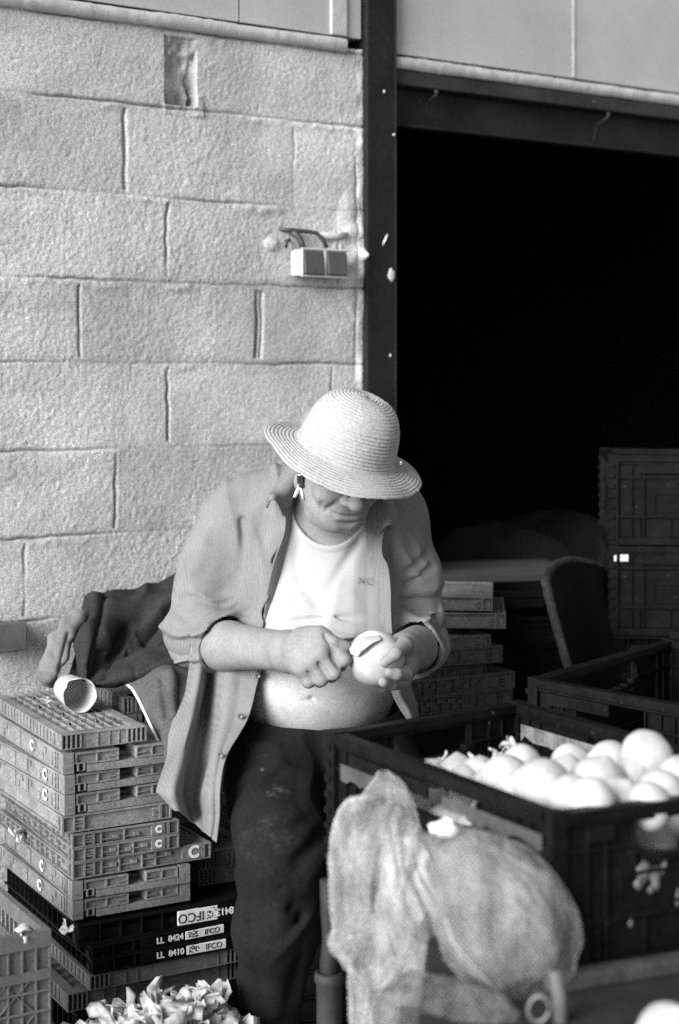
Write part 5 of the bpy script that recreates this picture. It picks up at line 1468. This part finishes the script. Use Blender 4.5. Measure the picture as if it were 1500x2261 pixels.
cloth('sleeve_end', [
 [(340,1460,3.50),(370,1452,3.46),(410,1440,3.46),(450,1430,3.50)],[(336,1472,3.44),(370,1468,3.42),(410,1458,3.42),(450,1452,3.46)],[(342,1480,3.46),(372,1480,3.45),(410,1474,3.45),(450,1470,3.49)]], 24, 40, M_jkt, jk, wr=.004, seed=341)
tk = empty('track_trousers', J0, 0, 'grey track trousers with thin white piping draped over the crate edge', 'trousers')
cloth('leg_cloth', [
 [(258,1502,3.50),(290,1496,3.47),(320,1484,3.46),(350,1478,3.46),(385,1470,3.47),(440,1460,3.50)],
 [(288,1520,3.42),(306,1514,3.40),(330,1496,3.39),(360,1486,3.38),(392,1490,3.39),(440,1480,3.42)],
 [(306,1545,3.39),(322,1540,3.36),(346,1528,3.345),(376,1520,3.335),(402,1524,3.345),(440,1512,3.38)],
 [(322,1580,3.38),(338,1578,3.34),(360,1572,3.325),(384,1566,3.32),(410,1566,3.33),(440,1560,3.36)],
 [(340,1618,3.37),(352,1618,3.335),(372,1616,3.32),(394,1612,3.315),(416,1610,3.33),(440,1606,3.36)],
 [(356,1652,3.36),(366,1654,3.33),(384,1656,3.32),(402,1654,3.315),(420,1652,3.33),(440,1650,3.36)],
 [(362,1690,3.36),(372,1694,3.33),(390,1696,3.32),(406,1694,3.315),(424,1690,3.33),(440,1688,3.36)]], 80, 70, M_trk, tk, wr=.006, fr=14, seed=351,
 ridges=(((355,1500),(362,1590),.006,-.012),((375,1495),(385,1580),.008,.010),((390,1500),(395,1570),.005,-.010)))
q = MB(); q.tube([Q(*p)-J0 for p in ((258,1503,3.488),(276,1508,3.45),(292,1520,3.402),(306,1543,3.372),(322,1577,3.360),(340,1616,3.352),(358,1652,3.344),(364,1690,3.344))], .0032, 8); q.build('piping', M_pipe, tk, True)
# ------------------------------------------------------------------ white cup on the crate
M_cup = mat('white_plastic_cup', .5, .45, .06, 30, .05, 200)
cf = Q(177, 1536, 3.425); cbk = Q(140, 1521, 3.53); ax = (cf-cbk); Lc = np.linalg.norm(ax); ax /= Lc
ax = ax*.97+np.array([0,0,-.05]); ax /= np.linalg.norm(ax)
e1_ = np.cross(ax, [0,0,1]); e1_ /= np.linalg.norm(e1_); e2_ = np.cross(e1_, ax)
cup = empty('plastic_cup', cf, 0, 'white plastic cup with a chipped rim lying on its side on the crate', 'cup')
prof = [(.0002,-.0900),(.028,-.090),(.0305,-.088),(.0315,-.07),(.0355,-.01),(.0372,.0),(.0362,.0008),(.0340,-.004),(.0300,-.068),(.029,-.0865),(.0002,-.0868)]
n = 40; G = np.zeros((len(prof), n+1, 3))
for i, (r, z) in enumerate(prof):
    for j in range(n+1):
        a = 2*math.pi*j/n; zz = z
        if z > -.012: 
            da = abs((a-.95+math.pi) % (2*math.pi)-math.pi); zz = z-.011*max(0, 1-da/.32)**.6-.002*math.sin(a*7)
        G[i, j] = ax*zz+r*(math.cos(a)*e1_+math.sin(a)*e2_)
m = MB(); m.grid(G); m.build('cup_wall', M_cup, cup, True)
cup.location.z = zat(1620, 3.5)+.046 if False else cf[2]
# scraps of skin on the stack
def scrap(label, pts, n, size, seed):
    m = MB(); rg = random.Random(seed); c = Q(*pts)
    petals(m, (0,0,0), n, size, rg, (.006,.004,.005), .3, .3)
    o = m.build('onion_skin', M_skinb, None, True, solid=.0006); o.location = c; tag(o, label, 'onion skin', 'scraps of onion skin on the crates')
scrap('torn onion skin in the handle gap at the right of the stack', (282, 1762, 3.40), 4, .026, 1)
scrap('curled onion skin on the lip below the fourth crate, near the corner', (202, 1778, 3.30), 3, .022, 2)
scrap('pale skin strip hanging over the lip of the smooth fronted crate', (238, 1780, 3.305), 4, .026, 3)
scrap('white skin scrap stuck at the corner above the black crates', (150, 2052, 3.27), 4, .030, 4)
scrap('skin scraps lying beside the plastic cup on the grid crate', (112, 1548, 3.46), 5, .024, 5)
scrap('pale skin caught on the rim of the lattice crate', (45, 2055, 2.93), 3, .028, 6)
scrap('ragged skin on the left face of the stack', (40, 1842, 3.45), 5, .04, 7)
m = MB(); m.tube([Q(238,1772,3.29)-Q(238,1772,3.29), Q(236,1790,3.285)-Q(238,1772,3.29), Q(243,1812,3.285)-Q(238,1772,3.29), Q(250,1830,3.285)-Q(238,1772,3.29)], [.001,.0014,.0012,.0005], 5)
o = m.build('dry_stalk', M_skinb, None, True); o.location = Q(238,1772,3.29); tag(o, 'thin dry stalk hanging over the front of the grey stack', 'stalk')
# heap of trimmings
M_trim = mat('onion_trimmings', .40, .75, .65, 15, .3, 90, .3, 120, .002, spec=.2)
m = MB(); rg = random.Random(11)
hx0, hy0 = -.40, 2.97
def hh(x, y):
    r = math.sqrt(((x-hx0)/.33)**2+((y-hy0)/.24)**2)
    return max(0, (1-r**3.2))*(.212+.22*(x-hx0))*(.92+.25*float(noise3(x*12, y*12, 0, 6)))+.004
n = 40; G = np.zeros((n, n, 3))
for i in range(n):
    for j in range(n):
        x = hx0-.33+.66*i/(n-1); y = hy0-.25+.5*j/(n-1); G[i, j] = (x, y, hh(x, y)-.02)
m.grid(G)
for k in range(1100):
    a = rg.uniform(0, 6.283); r = math.sqrt(rg.random()); x = hx0+.31*r*math.cos(a); y = hy0+.23*r*math.sin(a)
    petals(m, (x, y, hh(x, y)), 1, rg.uniform(.022, .080), rg, (.005,.005,.008), .15, .6)
o = m.build('onion_trimmings', M_trim, None, True, solid=.0008); tag(o, 'heap of pale onion leaves and trimmings at his foot', 'trimmings', kind='stuff')
m = MB(); rg = random.Random(21)
for k in range(120):
    x = .0+rg.uniform(-.10,.16); y = 3.1+rg.uniform(-.14,.2)
    petals(m, (x, y, .02+.06*rg.random()), 1, rg.uniform(.03,.07), rg, (.004,.004,.004), .25, .4)
o = m.build('onion_trimmings', M_trim, None, True, solid=.0008); tag(o, 'scattered onion trimmings on the ground behind the post foot', 'trimmings', kind='stuff')
# ------------------------------------------------------------------ black chair by the doorway
M_chair = mat('black_vinyl', .007, .6, .3, 12, .2, 100, .15, 120, .001, spec=.08)
M_edge = mat('worn_vinyl_edge', .03, .8, .7, 40, .5, 120, .4, 120)
M_frame = mat('dark_chair_frame', .02, .4)
cb = Q(1232, 1395, 3.80); ch = empty('black_chair', (cb[0]+.1, cb[1]+.2, 0), 0, 'black vinyl chair with worn pale piping turned away beside the crates', 'chair')
c0 = np.array([cb[0]+.1, cb[1]+.2, 0]); sd = np.array([.50, .866, 0]); nd = np.array([.866, -.50, 0])
Wp, Hp = .42, .375; zb0 = .565
def pad(sgn, thick):
    G = np.zeros((30, 30, 3))
    for i in range(30):
        for j in range(30):
            u = i/29*2-1; v = j/29*2-1
            # square to rounded square
            uu = u*math.sqrt(1-.28*v*v); vv = v*math.sqrt(1-.28*u*u)
            bul = (1-max(abs(u), abs(v))**4)*thick+.010
            z = zb0+Hp*.5+vv*Hp*.52
            lean = -.10*(z-zb0)
            p = np.array([cb[0]-.012, cb[1], 0])+sd*(Wp*.5*(1+uu))+nd*(sgn*bul+.03*(uu*uu))+np.array([0,0,z])+np.array([-.06,-.02,0])*(vv)
            G[i, j] = p-c0
    q = MB(); q.grid(G); return q, G
q, Ga = pad(1, .018); q2, Gb = pad(-1, .014)
q.grid(Gb)
q.build('backrest', M_chair, ch, True)
rim = [ (Ga[0,j]+Gb[0,j])/2 for j in range(30)]+[(Ga[i,29]+Gb[i,29])/2 for i in range(1,30)]+[(Ga[29,j]+Gb[29,j])/2 for j in range(28,-1,-1)]+[(Ga[i,0]+Gb[i,0])/2 for i in range(28,-1,-1)]
q = MB(); q.tube(rim, .0115, 8); q.build('backrest_piping', M_edge, ch, True)
q = MB(); sc_ = sd*.2+nd*.24-np.array([0,0,0])
V_, F_ = blob(1, 2, .02, 14, 24, (.22,.22,.045)); q.v += [tuple(v+np.array([cb[0],cb[1],.44])-c0+sd*.2+nd*.22) for v in V_]; q.f += F_; q.build('seat', M_chair, ch, True)
for s_, t_ in ((.03,.03),(.37,.03),(.03,.40),(.37,.40)):
    q = MB(); p = np.array([cb[0],cb[1],0])+sd*s_+nd*t_-c0; q.tube([p, p+np.array([0,0,.42])], .012, 8); q.build('leg', M_frame, ch, True)
q = MB()
for s_ in (.08, .32): p = np.array([cb[0],cb[1],0])+sd*s_-c0; q.tube([p+np.array([0,0,.40])+nd*.06, p+np.array([0,0,.50])-nd*.01, p+np.array([0,0,zb0+.12])-nd*.01], .010, 8)
q.build('back_support', M_frame, ch, True)

# ------------------------------------------------------------------ dim things inside the store room
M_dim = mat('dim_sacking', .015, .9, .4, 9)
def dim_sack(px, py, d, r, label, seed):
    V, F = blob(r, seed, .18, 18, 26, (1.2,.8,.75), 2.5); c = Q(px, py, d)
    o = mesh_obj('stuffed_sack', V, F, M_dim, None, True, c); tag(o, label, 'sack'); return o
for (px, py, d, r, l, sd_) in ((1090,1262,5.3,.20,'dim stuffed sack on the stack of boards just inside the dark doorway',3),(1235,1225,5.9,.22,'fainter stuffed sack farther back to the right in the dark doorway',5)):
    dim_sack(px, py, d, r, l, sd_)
for (px, py, d) in ((1090,1262,5.3),(1235,1225,5.9)):
    c = Q(px, py, d); c[2] = 0; hgt = zat(py, d)-.14
    pl = empty('pallet_stack', c, .4, 'dim stack of wooden pallets under the %s in the dark store' % ('nearer sack' if d < 5.5 else 'farther sack'), 'pallets')
    z = .004; kk = 0
    while z < hgt-.02:
        hq = min(.11, hgt-z); m = MB()
        for y in (-.28, 0, .28): m.box(-.38, .38, y-.04, y+.04, z, z+hq*.7)
        for x in (-.33,-.16,0,.16,.33): m.box(x-.045, x+.045, -.32, .32, z+hq*.7+.0005, z+hq-.001)
        m.build('pallet', M_dim, pl); z += hq; kk += 1
